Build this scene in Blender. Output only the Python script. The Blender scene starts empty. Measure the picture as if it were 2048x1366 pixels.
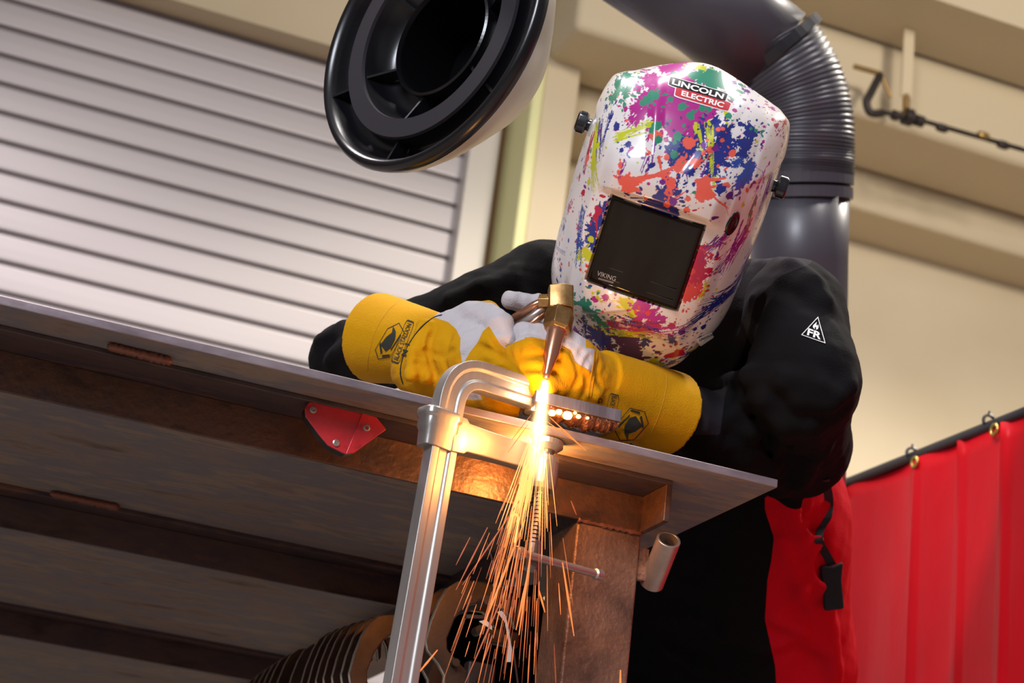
import bpy, bmesh, math, random
import numpy as np
from mathutils import Vector, Matrix
from mathutils.bvhtree import BVHTree
SC = bpy.context.scene
COL = SC.collection
random.seed(7)
rad = math.radians

# ------------------------------------------------------------------ camera
F = 3700.0
PITCH, ROLL, YAW = rad(21), rad(7.2), rad(18.5)
CAM = np.array([0.0, 0.0, 0.27])
_f = np.array([math.sin(YAW)*math.cos(PITCH), math.cos(YAW)*math.cos(PITCH), math.sin(PITCH)])
_r0 = np.array([math.cos(YAW), -math.sin(YAW), 0.0]); _u0 = np.cross(_r0, _f)
_r = _r0*math.cos(ROLL)+_u0*math.sin(ROLL); _u = -_r0*math.sin(ROLL)+_u0*math.cos(ROLL)
cd = bpy.data.cameras.new('camera'); cam = bpy.data.objects.new('camera', cd); COL.objects.link(cam)
cam.matrix_world = Matrix(((_r[0], _u[0], -_f[0], CAM[0]), (_r[1], _u[1], -_f[1], CAM[1]), (_r[2], _u[2], -_f[2], CAM[2]), (0, 0, 0, 1)))
cd.sensor_width = 36; cd.lens = 36*F/2048; cd.clip_start = .05; cd.clip_end = 100
cd.dof.use_dof = True; cd.dof.focus_distance = 2.16; cd.dof.aperture_fstop = 7.5; cd.dof.aperture_blades = 0
SC.camera = cam
# ------------------------------------------------------------------ light
SC.view_settings.view_transform = 'Standard'; SC.view_settings.look = 'None'
SC.view_settings.gamma = 1; SC.view_settings.exposure = 0.0; SC.view_settings.use_curve_mapping = False
W = bpy.data.worlds.new('world'); SC.world = W; W.use_nodes = True
W.node_tree.nodes['Background'].inputs[0].default_value = (.86, .80, .84, 1)
W.node_tree.nodes['Background'].inputs[1].default_value = .21
def area(name, loc, tgt, size, power, color, sy=None, spread=180):
    l = bpy.data.lights.new(name, 'AREA'); l.energy = power; l.color = color; l.size = size
    if sy: l.shape = 'RECTANGLE'; l.size_y = sy
    else: l.shape = 'DISK'
    l.spread = rad(spread)
    o = bpy.data.objects.new(name, l); COL.objects.link(o); o.location = loc
    o.rotation_euler = (Vector(tgt)-Vector(loc)).to_track_quat('-Z', 'Y').to_euler(); return o
def spot(name, loc, power, color, ang, blend, tgt=None, r=.15):
    l = bpy.data.lights.new(name, 'SPOT'); l.energy = power; l.color = color; l.spot_size = rad(ang); l.spot_blend = blend; l.shadow_soft_size = r
    o = bpy.data.objects.new(name, l); COL.objects.link(o); o.location = loc
    if tgt: o.rotation_euler = (Vector(tgt)-Vector(loc)).to_track_quat('-Z', 'Y').to_euler()
    return o
WARM = (1.0, .92, .80); COOL = (.86, .90, 1.0)
spot('high_bay_lamp', (-.7, 3.1, 4.6), 400, (1, .9, .93), 112, .3)
spot('high_bay_lamp', (2.2, 3.0, 4.75), 340, WARM, 110, .25)
spot('high_bay_lamp', (4.4, 3.0, 4.75), 400, WARM, 112, .3)
area('workshop_window_light', (-2.6, -2.2, 3.4), (1.0, 2.3, 1.0), 1.7, 42, COOL, None, 70)
area('beam_fill_light', (3.4, -1.6, 4.0), (3.4, 5.4, 4.0), 1.2, 26, WARM, None, 60)  # unseen warm fill, added to brighten the beam fronts
area('high_bay_panel', (1.9, .9, 3.9), (1.0, 2.3, 1.1), .45, 36, (1, .95, .9))
area('high_bay_panel', (0.2, 1.6, 4.2), (.7, 2.3, 1.0), .6, 45, (1, .96, .93))

# ------------------------------------------------------------------ helpers
def ray(x, y): return _f + _r*((x-1024)/F) - _u*((y-683)/F)
def P(x, y, t): return CAM + ray(x, y)*t
def PX(x, y, X): d = ray(x, y); return CAM + d*((X-CAM[0])/d[0])
def PY(x, y, Y): d = ray(x, y); return CAM + d*((Y-CAM[1])/d[1])
def PZ(x, y, Z): d = ray(x, y); return CAM + d*((Z-CAM[2])/d[2])
def proj(V):
    d = np.asarray(V)-CAM; z = d@_f
    return 1024+F*(d@_r)/z, 683-F*(d@_u)/z
def S(c):  # sRGB 0-255 to linear
    return tuple(((v/255)/12.92 if v/255 <= .04045 else ((v/255+.055)/1.055)**2.4) for v in c)
def ss(a, b, x):
    t = np.clip((x-a)/(b-a), 0, 1); return t*t*(3-2*t)

def mat(name, col, rough=.5, metal=0., coat=0., noise=None, bump=None, emis=None, spec=.5, sheen=0., coatr=.08, attr=None, aniso=None, trans=0.):
    """noise=(scale, detail, [(pos, srgb)...], stretch) ; bump=(scale, strength, distance)"""
    m = bpy.data.materials.new(name); m.use_nodes = True; nt = m.node_tree; N = nt.nodes; L = nt.links
    b = N['Principled BSDF']; b.inputs['Base Color'].default_value = (*S(col), 1); b.inputs['Roughness'].default_value = rough
    b.inputs['Metallic'].default_value = metal; b.inputs['Coat Weight'].default_value = coat; b.inputs['Coat Roughness'].default_value = coatr
    b.inputs['Specular IOR Level'].default_value = spec; b.inputs['Sheen Weight'].default_value = sheen
    b.inputs['Transmission Weight'].default_value = trans
    tc = N.new('ShaderNodeTexCoord')
    def mapped(stretch):
        if stretch is None: return tc.outputs['Object']
        mp = N.new('ShaderNodeMapping'); mp.inputs['Scale'].default_value = stretch; L.new(tc.outputs['Object'], mp.inputs[0]); return mp.outputs[0]
    if noise:
        sc, det, stops = noise[:3]; st = noise[3] if len(noise) > 3 else None
        n = N.new('ShaderNodeTexNoise'); n.inputs['Scale'].default_value = sc; n.inputs['Detail'].default_value = det
        n.inputs['Roughness'].default_value = .62; L.new(mapped(st), n.inputs['Vector'])
        r = N.new('ShaderNodeValToRGB'); e = r.color_ramp
        while len(e.elements) < len(stops): e.elements.new(.5)
        for el, (p, c) in zip(e.elements, stops): el.position = p; el.color = (*S(c), 1)
        L.new(n.outputs['Fac'], r.inputs[0]); L.new(r.outputs[0], b.inputs['Base Color'])
    if attr:
        a = N.new('ShaderNodeAttribute'); a.attribute_name = attr; L.new(a.outputs['Color'], b.inputs['Base Color'])
    if bump:
        sc, stn, dist = bump[:3]; st = bump[3] if len(bump) > 3 else None
        n = N.new('ShaderNodeTexNoise'); n.inputs['Scale'].default_value = sc; n.inputs['Detail'].default_value = 5
        L.new(mapped(st), n.inputs['Vector'])
        u = N.new('ShaderNodeBump'); u.inputs['Strength'].default_value = stn; u.inputs['Distance'].default_value = dist
        L.new(n.outputs['Fac'], u.inputs['Height']); L.new(u.outputs[0], b.inputs['Normal'])
    if emis: b.inputs['Emission Color'].default_value = (*S(emis[0]), 1); b.inputs['Emission Strength'].default_value = emis[1]
    return m

def empty(name, label=None, cat=None, group=None, loc=(0, 0, 0), parent=None):
    o = bpy.data.objects.new(name, None); COL.objects.link(o); o.location = loc; o.empty_display_size = .05
    if parent is not None: o.parent = parent
    return tag(o, label, cat, group)
def tag(o, label=None, cat=None, group=None, kind=None):
    if label: o['label'] = label
    if cat: o['category'] = cat
    if group: o['group'] = group
    if kind: o['kind'] = kind
    return o
def mesh(name, verts, faces, mats, parent=None, smooth=False, fm=None, bevel=0, auto=None, seg=2):
    me = bpy.data.meshes.new(name); me.from_pydata([tuple(map(float, v)) for v in verts], [], [tuple(map(int, f)) for f in faces])
    for m in (mats if isinstance(mats, (list, tuple)) else [mats]): me.materials.append(m)
    if fm is not None: me.polygons.foreach_set('material_index', list(map(int, fm)))
    if smooth: me.polygons.foreach_set('use_smooth', [True]*len(me.polygons))
    me.update(); o = bpy.data.objects.new(name, me); COL.objects.link(o)
    if parent is not None:
        o.parent = parent
        o.matrix_parent_inverse = parent_world(parent).inverted()
    if bevel:
        b = o.modifiers.new('bevel', 'BEVEL'); b.width = bevel; b.segments = seg; b.limit_method = 'ANGLE'; b.angle_limit = rad(35); b.harden_normals = False
        if not smooth: me.polygons.foreach_set('use_smooth', [True]*len(me.polygons)); w = o.modifiers.new('wn', 'WEIGHTED_NORMAL'); w.keep_sharp = True
    return o
def parent_world(p):
    m = Matrix.LocRotScale(p.location, p.rotation_euler.to_quaternion(), p.scale) if p.type == 'EMPTY' or p.parent is None else Matrix.Identity(4)
    return m if p.parent is None else (parent_world(p.parent) if p.parent else Matrix.Identity(4)) @ m if p.type == 'EMPTY' else m

class MB:
    def __init__(s): s.v = []; s.f = []; s.m = []; s.mi = 0
    def add(s, vs, fs):
        n = len(s.v); s.v += [tuple(v) for v in vs]; s.f += [tuple(i+n for i in f) for f in fs]; s.m += [s.mi]*len(fs); return s
    def box(s, c, half, ax=None):
        c = np.array(c, float); A = np.eye(3) if ax is None else np.array(ax, float)
        vs = [c+A[0]*half[0]*i+A[1]*half[1]*j+A[2]*half[2]*k for i in (-1, 1) for j in (-1, 1) for k in (-1, 1)]
        fs = [(0, 1, 3, 2), (4, 6, 7, 5), (0, 4, 5, 1), (2, 3, 7, 6), (0, 2, 6, 4), (1, 5, 7, 3)]
        if np.linalg.det(A) < 0: fs = [f[::-1] for f in fs]
        return s.add(vs, fs)
    def bb(s, lo, hi): lo = np.array(lo); hi = np.array(hi); return s.box((lo+hi)/2, (hi-lo)/2)
    def prism(s, pts, d0, d1):
        """pts: n x 3 polygon, extruded from +d0 to +d1 (vectors)"""
        pts = np.array(pts, float); n = len(pts); vs = list(pts+np.array(d0))+list(pts+np.array(d1))
        fs = [tuple(range(n))[::-1], tuple(range(n, 2*n))]+[(i, (i+1) % n, (i+1) % n+n, i+n) for i in range(n)]
        return s.add(vs, fs)
    def tube(s, pts, r, n=16, cap=True, closed=False, flat=None):
        pts = [np.array(p, float) for p in pts]; m = len(pts); rr = [r]*m if np.isscalar(r) else list(r)
        prev = None; vs = []
        for i, p in enumerate(pts):
            if closed: d = pts[(i+1) % m]-pts[i-1]
            else: d = pts[min(i+1, m-1)]-pts[max(i-1, 0)]
            d = d/(np.linalg.norm(d)+1e-12)
            if prev is None:
                a = np.cross(d, [0, 0, 1.]);
                if np.linalg.norm(a) < .1: a = np.cross(d, [1., 0, 0])
            else: a = prev-d*(prev@d)
            a = a/np.linalg.norm(a); prev = a; b = np.cross(d, a)
            for k in range(n):
                t = 2*math.pi*k/n; vs.append(p+rr[i]*(a*math.cos(t)+b*math.sin(t)))
        fs = []
        for i in range(m if closed else m-1):
            for k in range(n):
                j = (i+1) % m; fs.append((i*n+k, i*n+(k+1) % n, j*n+(k+1) % n, j*n+k))
        if cap and not closed: fs += [tuple(range(n))[::-1], tuple(range((m-1)*n, m*n))]
        return s.add(vs, fs)
    def lathe(s, o, axis, prof, n=48, xdir=None, capa=False, capb=False):
        """prof: [(radius, height)]"""
        o = np.array(o, float); ax = np.array(axis, float); ax = ax/np.linalg.norm(ax)
        a = np.cross(ax, [0, 0, 1.]) if xdir is None else np.array(xdir, float)-ax*(np.array(xdir)@ax)
        if np.linalg.norm(a) < .05: a = np.cross(ax, [1., 0, 0])
        a = a/np.linalg.norm(a); b = np.cross(ax, a)
        vs = [o+ax*h+r*(a*math.cos(2*math.pi*k/n)+b*math.sin(2*math.pi*k/n)) for r, h in prof for k in range(n)]
        m = len(prof); fs = [(i*n+k, i*n+(k+1) % n, (i+1)*n+(k+1) % n, (i+1)*n+k) for i in range(m-1) for k in range(n)]
        if capa: fs.append(tuple(range(n))[::-1])
        if capb: fs.append(tuple(range((m-1)*n, m*n)))
        return s.add(vs, fs)
    def build(s, name, m, parent=None, **k):
        return mesh(name, s.v, s.f, m, parent, fm=s.m if any(s.m) else None, **k)

def unit(v): v = np.array(v, float); return v/np.linalg.norm(v)
def catmull(pts, n=8):
    pts = [np.array(p, float) for p in pts]; out = []
    for i in range(len(pts)-1):
        p0 = pts[max(i-1, 0)]; p1 = pts[i]; p2 = pts[i+1]; p3 = pts[min(i+2, len(pts)-1)]
        for k in range(n):
            t = k/n; out.append(.5*((2*p1)+(-p0+p2)*t+(2*p0-5*p1+4*p2-p3)*t*t+(-p0+3*p1-3*p2+p3)*t**3))
    out.append(pts[-1]); return out

# text and flat artwork laid on a surface -------------------------------------------------
def text2d(body, bold=0.0, shear=0.):
    c = bpy.data.curves.new('t', 'FONT'); c.body = body; c.size = 1; c.offset = bold; c.resolution_u = 3; c.align_x = 'CENTER'; c.align_y = 'CENTER'; c.shear = shear
    o = bpy.data.objects.new('t', c); COL.objects.link(o); dg = bpy.context.evaluated_depsgraph_get()
    me = o.evaluated_get(dg).to_mesh(); v = np.array([x.co[:2] for x in me.vertices]); f = [tuple(p.vertices) for p in me.polygons]
    o.evaluated_get(dg).to_mesh_clear(); bpy.data.objects.remove(o); bpy.data.curves.remove(c)
    lo = v.min(0); hi = v.max(0); return (v-(lo+hi)/2)/(hi-lo), f   # unit box
def poly2d(pts): return np.array(pts, float), [tuple(range(len(pts)))]
def frame2d(pts, w):
    """closed outline band of width w"""
    pts = np.array(pts, float); n = len(pts); c = pts.mean(0); inn = []
    for i in range(n):
        a = pts[i-1]; b = pts[i]; d = pts[(i+1) % n]
        e1 = (b-a)/np.linalg.norm(b-a); e2 = (d-b)/np.linalg.norm(d-b); n1 = np.array([-e1[1], e1[0]]); n2 = np.array([-e2[1], e2[0]])
        m = n1+n2; m = m/max(.4, m@m)*2*w*.5*2/2
        q = b+m
        if np.linalg.norm(q-c) > np.linalg.norm(b-c): q = b-m
        inn.append(q)
    return np.vstack([pts, inn]), [(i, (i+1) % n, (i+1) % n+n, i+n) for i in range(n)]
def rrect(w, h, r, k=5):
    out = []
    for cx, cy, a0 in ((w/2-r, h/2-r, 0), (-w/2+r, h/2-r, 90), (-w/2+r, -h/2+r, 180), (w/2-r, -h/2+r, 270)):
        for i in range(k+1): a = rad(a0+90*i/k); out.append((cx+r*math.cos(a), cy+r*math.sin(a)))
    return out
def bvh_of(o):
    dg = bpy.context.evaluated_depsgraph_get(); e = o.evaluated_get(dg); me = e.to_mesh(); M = np.array(o.matrix_world if o.parent is None else Matrix.Identity(4))
    b = BVHTree.FromPolygons([v.co.copy() for v in me.vertices], [tuple(p.vertices) for p in me.polygons]); e.to_mesh_clear(); return b
def hit(bvh, x, y):
    d = Vector(unit(ray(x, y))); l, n, i, t = bvh.ray_cast(Vector(CAM), d)
    return (np.array(l), np.array(n)) if l is not None else (None, None)
def decal(name, v2, f2, quad, m, parent, bvh=None, off=.0004, maxe=.004, t=None):
    """v2 in the unit box -.5..+.5 (x right, y up) is mapped into the pixel quad TL,TR,BR,BL then dropped on the surface: the mark sits on the thing itself"""
    bm = bmesh.new(); vs = [bm.verts.new((x, y, 0)) for x, y in v2]
    for f in f2:
        try: bm.faces.new([vs[i] for i in f])
        except ValueError: pass
    bmesh.ops.triangulate(bm, faces=bm.faces[:])
    TL, TR, BR, BL = [np.array(q, float) for q in quad]
    c0, n0 = hit(bvh, *((TL+TR+BR+BL)/4))
    if c0 is None: bm.free(); return None
    def mp(x, y):
        u = x+.5; v = .5-y; q = (TL*(1-u)+TR*u)*(1-v)+(BL*(1-u)+BR*u)*v
        return q
    sc = np.linalg.norm(TR-TL)*np.linalg.norm(c0-CAM)/F
    for _ in range(4):
        es = [e for e in bm.edges if e.calc_length()*sc > maxe]
        if not es: break
        bmesh.ops.subdivide_edges(bm, edges=es, cuts=1); bmesh.ops.triangulate(bm, faces=bm.faces[:])
    for v in bm.verts:
        q = mp(v.co.x, v.co.y); l, n = hit(bvh, *q)
        if l is None or np.linalg.norm(l-c0) > .12:
            d = ray(*q); l = CAM+d*((c0-CAM)@n0/(d@n0)); n = n0
        if n@(CAM-l) < 0: n = -n
        v.co = Vector(l+n*off)
    me = bpy.data.meshes.new(name); bm.to_mesh(me); bm.free(); me.materials.append(m)
    o = bpy.data.objects.new(name, me); COL.objects.link(o)
    if parent is not None: o.parent = parent
    return o

# signed-distance modelling: soft bodies and cloth ---------------------------------------
def surfnet(d, o, h):
    nx, ny, nz = d.shape; s = d < 0
    cnt = np.zeros((nx-1, ny-1, nz-1), np.int16); acc = np.zeros((3, nx-1, ny-1, nz-1), np.float32)
    C = [(i, j, k) for i in (0, 1) for j in (0, 1) for k in (0, 1)]
    def sl(a, c): return a[c[0]:nx-1+c[0], c[1]:ny-1+c[1], c[2]:nz-1+c[2]]
    for a in range(3):
        for c in C:
            if c[a]: continue
            e = list(c); e[a] = 1; d0 = sl(d, c); d1 = sl(d, e); m = (sl(s, c) != sl(s, e))
            t = np.where(m, d0/np.where(m, d0-d1, 1), 0); cnt += m
            for b in range(3): acc[b] += np.where(m, (t if b == a else c[b]), 0)
    act = cnt > 0; idx = -np.ones(cnt.shape, np.int64); idx[act] = np.arange(act.sum())
    I = np.argwhere(act); V = (I+(acc[:, act]/cnt[act]).T)*h+o
    Fs = []
    for a in range(3):
        b, c = (a+1) % 3, (a+2) % 3; e = [0, 0, 0]; e[a] = 1
        sh = list(d.shape); sh[a] -= 1
        s0 = s[tuple(slice(0, n) for n in sh)]; s1 = s[tuple(slice(e[q], sh[q]+e[q]) for q in range(3))]
        q = np.argwhere(s0 != s1); ok = (q[:, b] > 0) & (q[:, c] > 0) & (q[:, b] < d.shape[b]-1) & (q[:, c] < d.shape[c]-1); q = q[ok]
        fl = s0[tuple(q.T)]; eb = np.zeros(3, int); eb[b] = 1; ec = np.zeros(3, int); ec[c] = 1
        f = np.stack([idx[tuple((q-eb-ec).T)], idx[tuple((q-ec).T)], idx[tuple(q.T)], idx[tuple((q-eb).T)]], 1)
        f[~fl] = f[~fl][:, ::-1]; Fs.append(f)
    return V, np.vstack(Fs)
def cap(p, a, ra, b, rb, sq=None):
    a = np.array(a, np.float32); b = np.array(b, np.float32); ba = b-a; pa = p-a
    h = np.clip((pa@ba)/(ba@ba+1e-9), 0, 1)
    q = pa-h[..., None]*ba
    if sq is not None:   # sq=(axis, factor): flatten along an axis
        ax = np.array(sq[0], np.float32); q = q+((1/sq[1]-1)*(q@ax))[..., None]*ax
        return (np.sqrt((q*q).sum(-1))-(ra+(rb-ra)*h))*min(1, sq[1]*1.3)
    return np.sqrt((q*q).sum(-1))-(ra+(rb-ra)*h)
def smin(a, b, k):
    h = np.clip(.5+.5*(b-a)/k, 0, 1); return b+(a-b)*h-k*h*(1-h)
def cone_shell(p, a, ra, b, rb, th):  # open cuff: tube wall of a cone frustum
    a = np.array(a, np.float32); b = np.array(b, np.float32); ba = b-a; L = np.linalg.norm(ba); d = ba/L; pa = p-a
    h = pa@d; q = pa-h[..., None]*d; r = np.sqrt((q*q).sum(-1)); R = ra+(rb-ra)*np.clip(h/L, 0, 1)
    w = np.abs(r-R)-th; e = np.maximum(-h, h-L); return np.maximum(w, e-.001)
def wob(p, s, seed=0):
    rs = np.random.RandomState(seed); o = 0
    for k in range(5):
        a = rs.normal(size=3).astype(np.float32)*s*(1+.5*k); b = rs.normal(size=3).astype(np.float32)*s*.7; o = o+np.sin(p@a+1.7*np.sin(p@b+k)+k*2.1)/(1+.4*k)
    return o/3
def march(sdf, x, y, t0=1.6, t1=3.4):
    d = ray(x, y); t = t0
    for _ in range(160):
        v = float(sdf((CAM+d*t)[None].astype(np.float32))[0])
        if v < .0008: return CAM+d*t
        t += max(v*.7, .0008)
        if t > t1: return None
    return CAM+d*t
def sculpt(name, sdf, lo, hi, h, mats, parent, fmat=None, attr=None, smooth_it=2):
    lo = np.array(lo, np.float32); hi = np.array(hi, np.float32); n = np.ceil((hi-lo)/h).astype(int)+1
    d = np.empty(n, np.float32); xs = [lo[i]+h*np.arange(n[i], dtype=np.float32) for i in range(3)]
    for i0 in range(0, n[0], 16):
        g = np.stack(np.meshgrid(xs[0][i0:i0+16], xs[1], xs[2], indexing='ij'), -1); d[i0:i0+16] = sdf(g)
    V, Fc = surfnet(d, lo, h)
    me = bpy.data.meshes.new(name); me.vertices.add(len(V)); me.vertices.foreach_set('co', V.astype(np.float32).ravel())
    me.loops.add(Fc.size); me.loops.foreach_set('vertex_index', Fc.astype(np.int32).ravel())
    me.polygons.add(len(Fc)); me.polygons.foreach_set('loop_start', np.arange(0, Fc.size, 4, dtype=np.int32)); me.polygons.foreach_set('loop_total', np.full(len(Fc), 4, np.int32))
    for m in mats: me.materials.append(m)
    me.update(calc_edges=True)
    if fmat is not None: me.polygons.foreach_set('material_index', fmat(V[Fc].mean(1)).astype(np.int32))
    if attr is not None:
        a = me.color_attributes.new('paint', 'FLOAT_COLOR', 'POINT'); c = np.ones((len(V), 4), np.float32); c[:, :3] = attr(V); a.data.foreach_set('color', c.ravel())
    me.polygons.foreach_set('use_smooth', np.ones(len(Fc), bool)); me.validate(); me.update()
    o = bpy.data.objects.new(name, me); COL.objects.link(o)
    if parent is not None: o.parent = parent
    if smooth_it: sm = o.modifiers.new('smooth', 'SMOOTH'); sm.iterations = smooth_it; sm.factor = .5
    return o
def inpoly(x, y, poly):
    r = np.zeros(np.shape(x), bool); n = len(poly)
    for i in range(n):
        x0, y0 = poly[i]; x1, y1 = poly[(i+1) % n]
        if y0 == y1: continue
        c = ((y0 > y) != (y1 > y)) & (x < (x1-x0)*(y-y0)/(y1-y0)+x0); r ^= c
    return r

# ------------------------------------------------------------------ materials
M = {}
M['steel'] = mat('bench_steel', (88, 72, 68), .5, .4, noise=(11, 9, [(.28, (46, 38, 38)), (.45, (92, 74, 68)), (.56, (74, 64, 70)), (.66, (118, 86, 66)), (.8, (84, 78, 80))], (.5, 1.6, 1.6)), bump=(60, .25, .002))
M['steel_under'] = mat('bench_underside', (110, 100, 95), .7, .1, spec=.2, noise=(8, 9, [(.25, (84, 72, 70)), (.40, (138, 122, 112)), (.50, (118, 116, 120)), (.58, (148, 132, 116)), (.66, (122, 108, 108)), (.8, (160, 156, 142))], (.6, 1.8, 1.)), bump=(40, .2, .002))
M['edge'] = mat('bench_edge', (128, 116, 120), .4, .6, noise=(30, 6, [(.3, (120, 106, 112)), (.7, (176, 162, 168))], (.3, 1, 1)), bump=(80, .3, .001))
M['rust'] = mat('rusty_angle_steel', (120, 70, 45), .38, .4, noise=(16, 10, [(.3, (52, 40, 38)), (.48, (104, 72, 56)), (.6, (80, 62, 58)), (.75, (130, 92, 68))], (.6, 1, 1)), bump=(120, .5, .002))
M['leg'] = mat('leg_steel', (110, 86, 78), .42, .4, noise=(14, 10, [(.3, (84, 62, 52)), (.5, (128, 96, 80)), (.75, (164, 124, 98))]), bump=(170, .7, .0025))
M['bead'] = mat('weld_bead', (130, 82, 64), .5, .4, bump=(200, .6, .002))
M['clamp'] = mat('clamp_steel', (178, 172, 168), .42, .75, noise=(9, 6, [(.3, (150, 144, 140)), (.7, (200, 194, 188))], (1, 1, .15)), bump=(40, .08, .001, (1, 1, .1)))
M['clampcast'] = mat('clamp_casting', (172, 166, 160), .34, .8, bump=(150, .15, .001))
M['screw'] = mat('spindle_steel', (120, 112, 112), .32, .85)
M['socket'] = mat('socket_steel', (188, 172, 162), .35, .8, noise=(12, 6, [(.3, (160, 146, 138)), (.7, (205, 190, 180))]))
M['magred'] = mat('magnet_red_paint', (196, 36, 42), .3, .1, coat=.5, noise=(30, 8, [(.32, (110, 24, 28)), (.42, (196, 36, 44)), (.75, (214, 52, 56))]), bump=(90, .2, .001))
M['dark'] = mat('dark_rubber', (26, 24, 30), .35, 0, coat=.3)
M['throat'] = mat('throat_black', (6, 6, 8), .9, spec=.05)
M['hood'] = mat('hood_black_plastic', (12, 11, 15), .27, 0, spec=.5)
M['hoodm'] = mat('hood_matt_plastic', (38, 35, 40), .6, spec=.3)
M['hoodgrey'] = mat('hood_grey_shell', (166, 160, 148), .4, .1)
M['duct'] = mat('duct_rubber', (66, 62, 70), .42, 0, coat=.3, coatr=.3)
M['brass'] = mat('torch_brass', (176, 138, 84), .3, .9, noise=(60, 5, [(.3, (140, 104, 62)), (.7, (196, 158, 104))]))
M['copper'] = mat('torch_copper', (196, 142, 112), .27, .9)
M['knob'] = mat('knob_plastic', (22, 20, 26), .22, 0, coat=.6)
M['cloth'] = mat('jacket_cloth', (29, 26, 29), .85, sheen=.06, bump=(420, .5, .0012), spec=.2)
def maskmat(name, cols, **k):
    m = mat(name, cols[0], **k); nt = m.node_tree; N = nt.nodes; K = nt.links; a = N.new('ShaderNodeAttribute'); a.attribute_name = 'paint'
    sp = N.new('ShaderNodeSeparateColor'); K.new(a.outputs['Color'], sp.inputs[0]); prev = None
    for i, c in enumerate(cols[1:]):
        g = N.new('ShaderNodeMapRange'); g.inputs[1].default_value = .49; g.inputs[2].default_value = .51; K.new(sp.outputs[i], g.inputs[0])
        mx = N.new('ShaderNodeMix'); mx.data_type = 'RGBA'; mx.inputs[7].default_value = (*S(c), 1)
        K.new(g.outputs[0], mx.inputs[0])
        if prev is None: mx.inputs[6].default_value = (*S(cols[0]), 1)
        else: K.new(prev, mx.inputs[6])
        prev = mx.outputs[2]
    K.new(prev, N['Principled BSDF'].inputs['Base Color']); return m
M['jacket'] = maskmat('jacket_cloth', ((15, 14, 16), (196, 12, 32), (40, 37, 42)), rough=.9, sheen=.0, bump=(420, .5, .0012), spec=.12)
M['glove'] = maskmat('glove_leather', ((206, 148, 4), (196, 189, 191), (150, 146, 150)), rough=.85, sheen=.03, bump=(500, .6, .0012), spec=.15)
M['lapel'] = mat('jacket_twill', (44, 41, 46), .8, bump=(700, .3, .0008), spec=.2)
M['redcloth'] = mat('jacket_red_cloth', (196, 18, 38), .8, bump=(600, .3, .001), spec=.2)
M['white'] = mat('white_print', (232, 228, 226), .5)
M['black'] = mat('black_print', (16, 14, 18), .35, spec=.25)
M['inkgreen'] = mat('glove_ink', (44, 46, 38), .8)
M['redprint'] = mat('red_print', (190, 28, 44), .4, coat=.4)
M['shell'] = mat('helmet_shell', (235, 230, 226), .3, attr='paint', coat=.7, coatr=.07, spec=.4)
M['shellin'] = mat('helmet_inside', (26, 25, 28), .6)
M['lens'] = mat('helmet_lens', (22, 13, 2), .05, 0, spec=.3)
M['lensframe'] = mat('lens_cartridge', (20, 17, 18), .25)
M['lensgrey'] = mat('lens_print', (150, 148, 150), .4)
M['skin'] = mat('skin', (198, 148, 122), .5)
M['jeans'] = mat('trousers_cloth', (40, 42, 56), .85, bump=(600, .3, .001))
M['bootm'] = mat('boot_leather', (38, 28, 24), .5)
M['work'] = mat('workpiece_steel', (126, 124, 136), .4, .6, noise=(26, 6, [(.3, (90, 88, 100)), (.7, (152, 148, 160))], (1, 1, .12)), bump=(70, .5, .003, (1, 1, .1)))
M['slag'] = mat('slag', (120, 74, 48), .3, .6, bump=(160, .9, .004))
M['hot'] = mat('hot_slag', (255, 150, 60), .5, emis=((255, 176, 84), 14))
M['jaw'] = mat('locking_clamp_steel', (80, 64, 56), .42, .7, noise=(16, 6, [(.3, (56, 44, 38)), (.7, (92, 74, 62))]))
M['jawedge'] = mat('locking_clamp_edge', (206, 204, 188), .28, .8)
M['thread'] = mat('glove_thread', (196, 140, 20), .7)
M['glimpse'] = mat('background_glimpse', (238, 234, 236), .35, .3)
M['label'] = mat('white_sticker', (235, 232, 235), .5)
M['curtain'] = mat('red_vinyl', (206, 22, 34), .45, coat=.05, coatr=.25, spec=.2, noise=(2.2, 4, [(.3, (188, 8, 22)), (.7, (210, 14, 30))]), bump=(5, .35, .02, (1, 1.6, .5)))
M['rail'] = mat('curtain_rail_black', (44, 44, 50), .45, .2)
M['brassring'] = mat('grommet_brass', (196, 176, 96), .3, .9)
M['slat'] = mat('shutter_slat', (186, 178, 178), .42, .15, bump=(3, .06, .01, (.2, 1, 1)))
M['groove'] = mat('shutter_joint', (104, 94, 94), .55)
M['guide'] = mat('shutter_guide', (198, 190, 180), .45, .1)
M['cream'] = mat('wall_cream', (206, 188, 156), .8, noise=(1.1, 3, [(.3, (200, 182, 150)), (.7, (212, 196, 166))]))
M['tan'] = mat('beam_tan', (200, 184, 154), .7)
M['yellowcol'] = mat('column_pale_yellow', (226, 222, 164), .7)
M['brown'] = mat('corner_brown', (120, 88, 52), .7)
M['floor'] = mat('floor_concrete', (150, 142, 136), .55, noise=(3, 6, [(.3, (128, 120, 116)), (.7, (166, 158, 150))]))
M['pipe'] = mat('gas_pipe_black', (50, 42, 40), .5, .4)
M['pipebrass'] = mat('valve_brass', (150, 118, 70), .4, .7)
M['darkpanel'] = mat('dark_steel_panel', (44, 38, 38), .5, .4)

# ================================================================== SETTING
YW = 5.45
def struct(o): o['kind'] = 'structure'; return o
struct(MB().bb((-7, -5, -.1), (9, 6.2, 0)).build('floor', M['floor']))
# wall with the shutter door's opening left solid behind it
struct(MB().bb((-7, YW+.12, 0), (9, YW+.3, 6.2)).build('wall_back', M['cream']))
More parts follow.
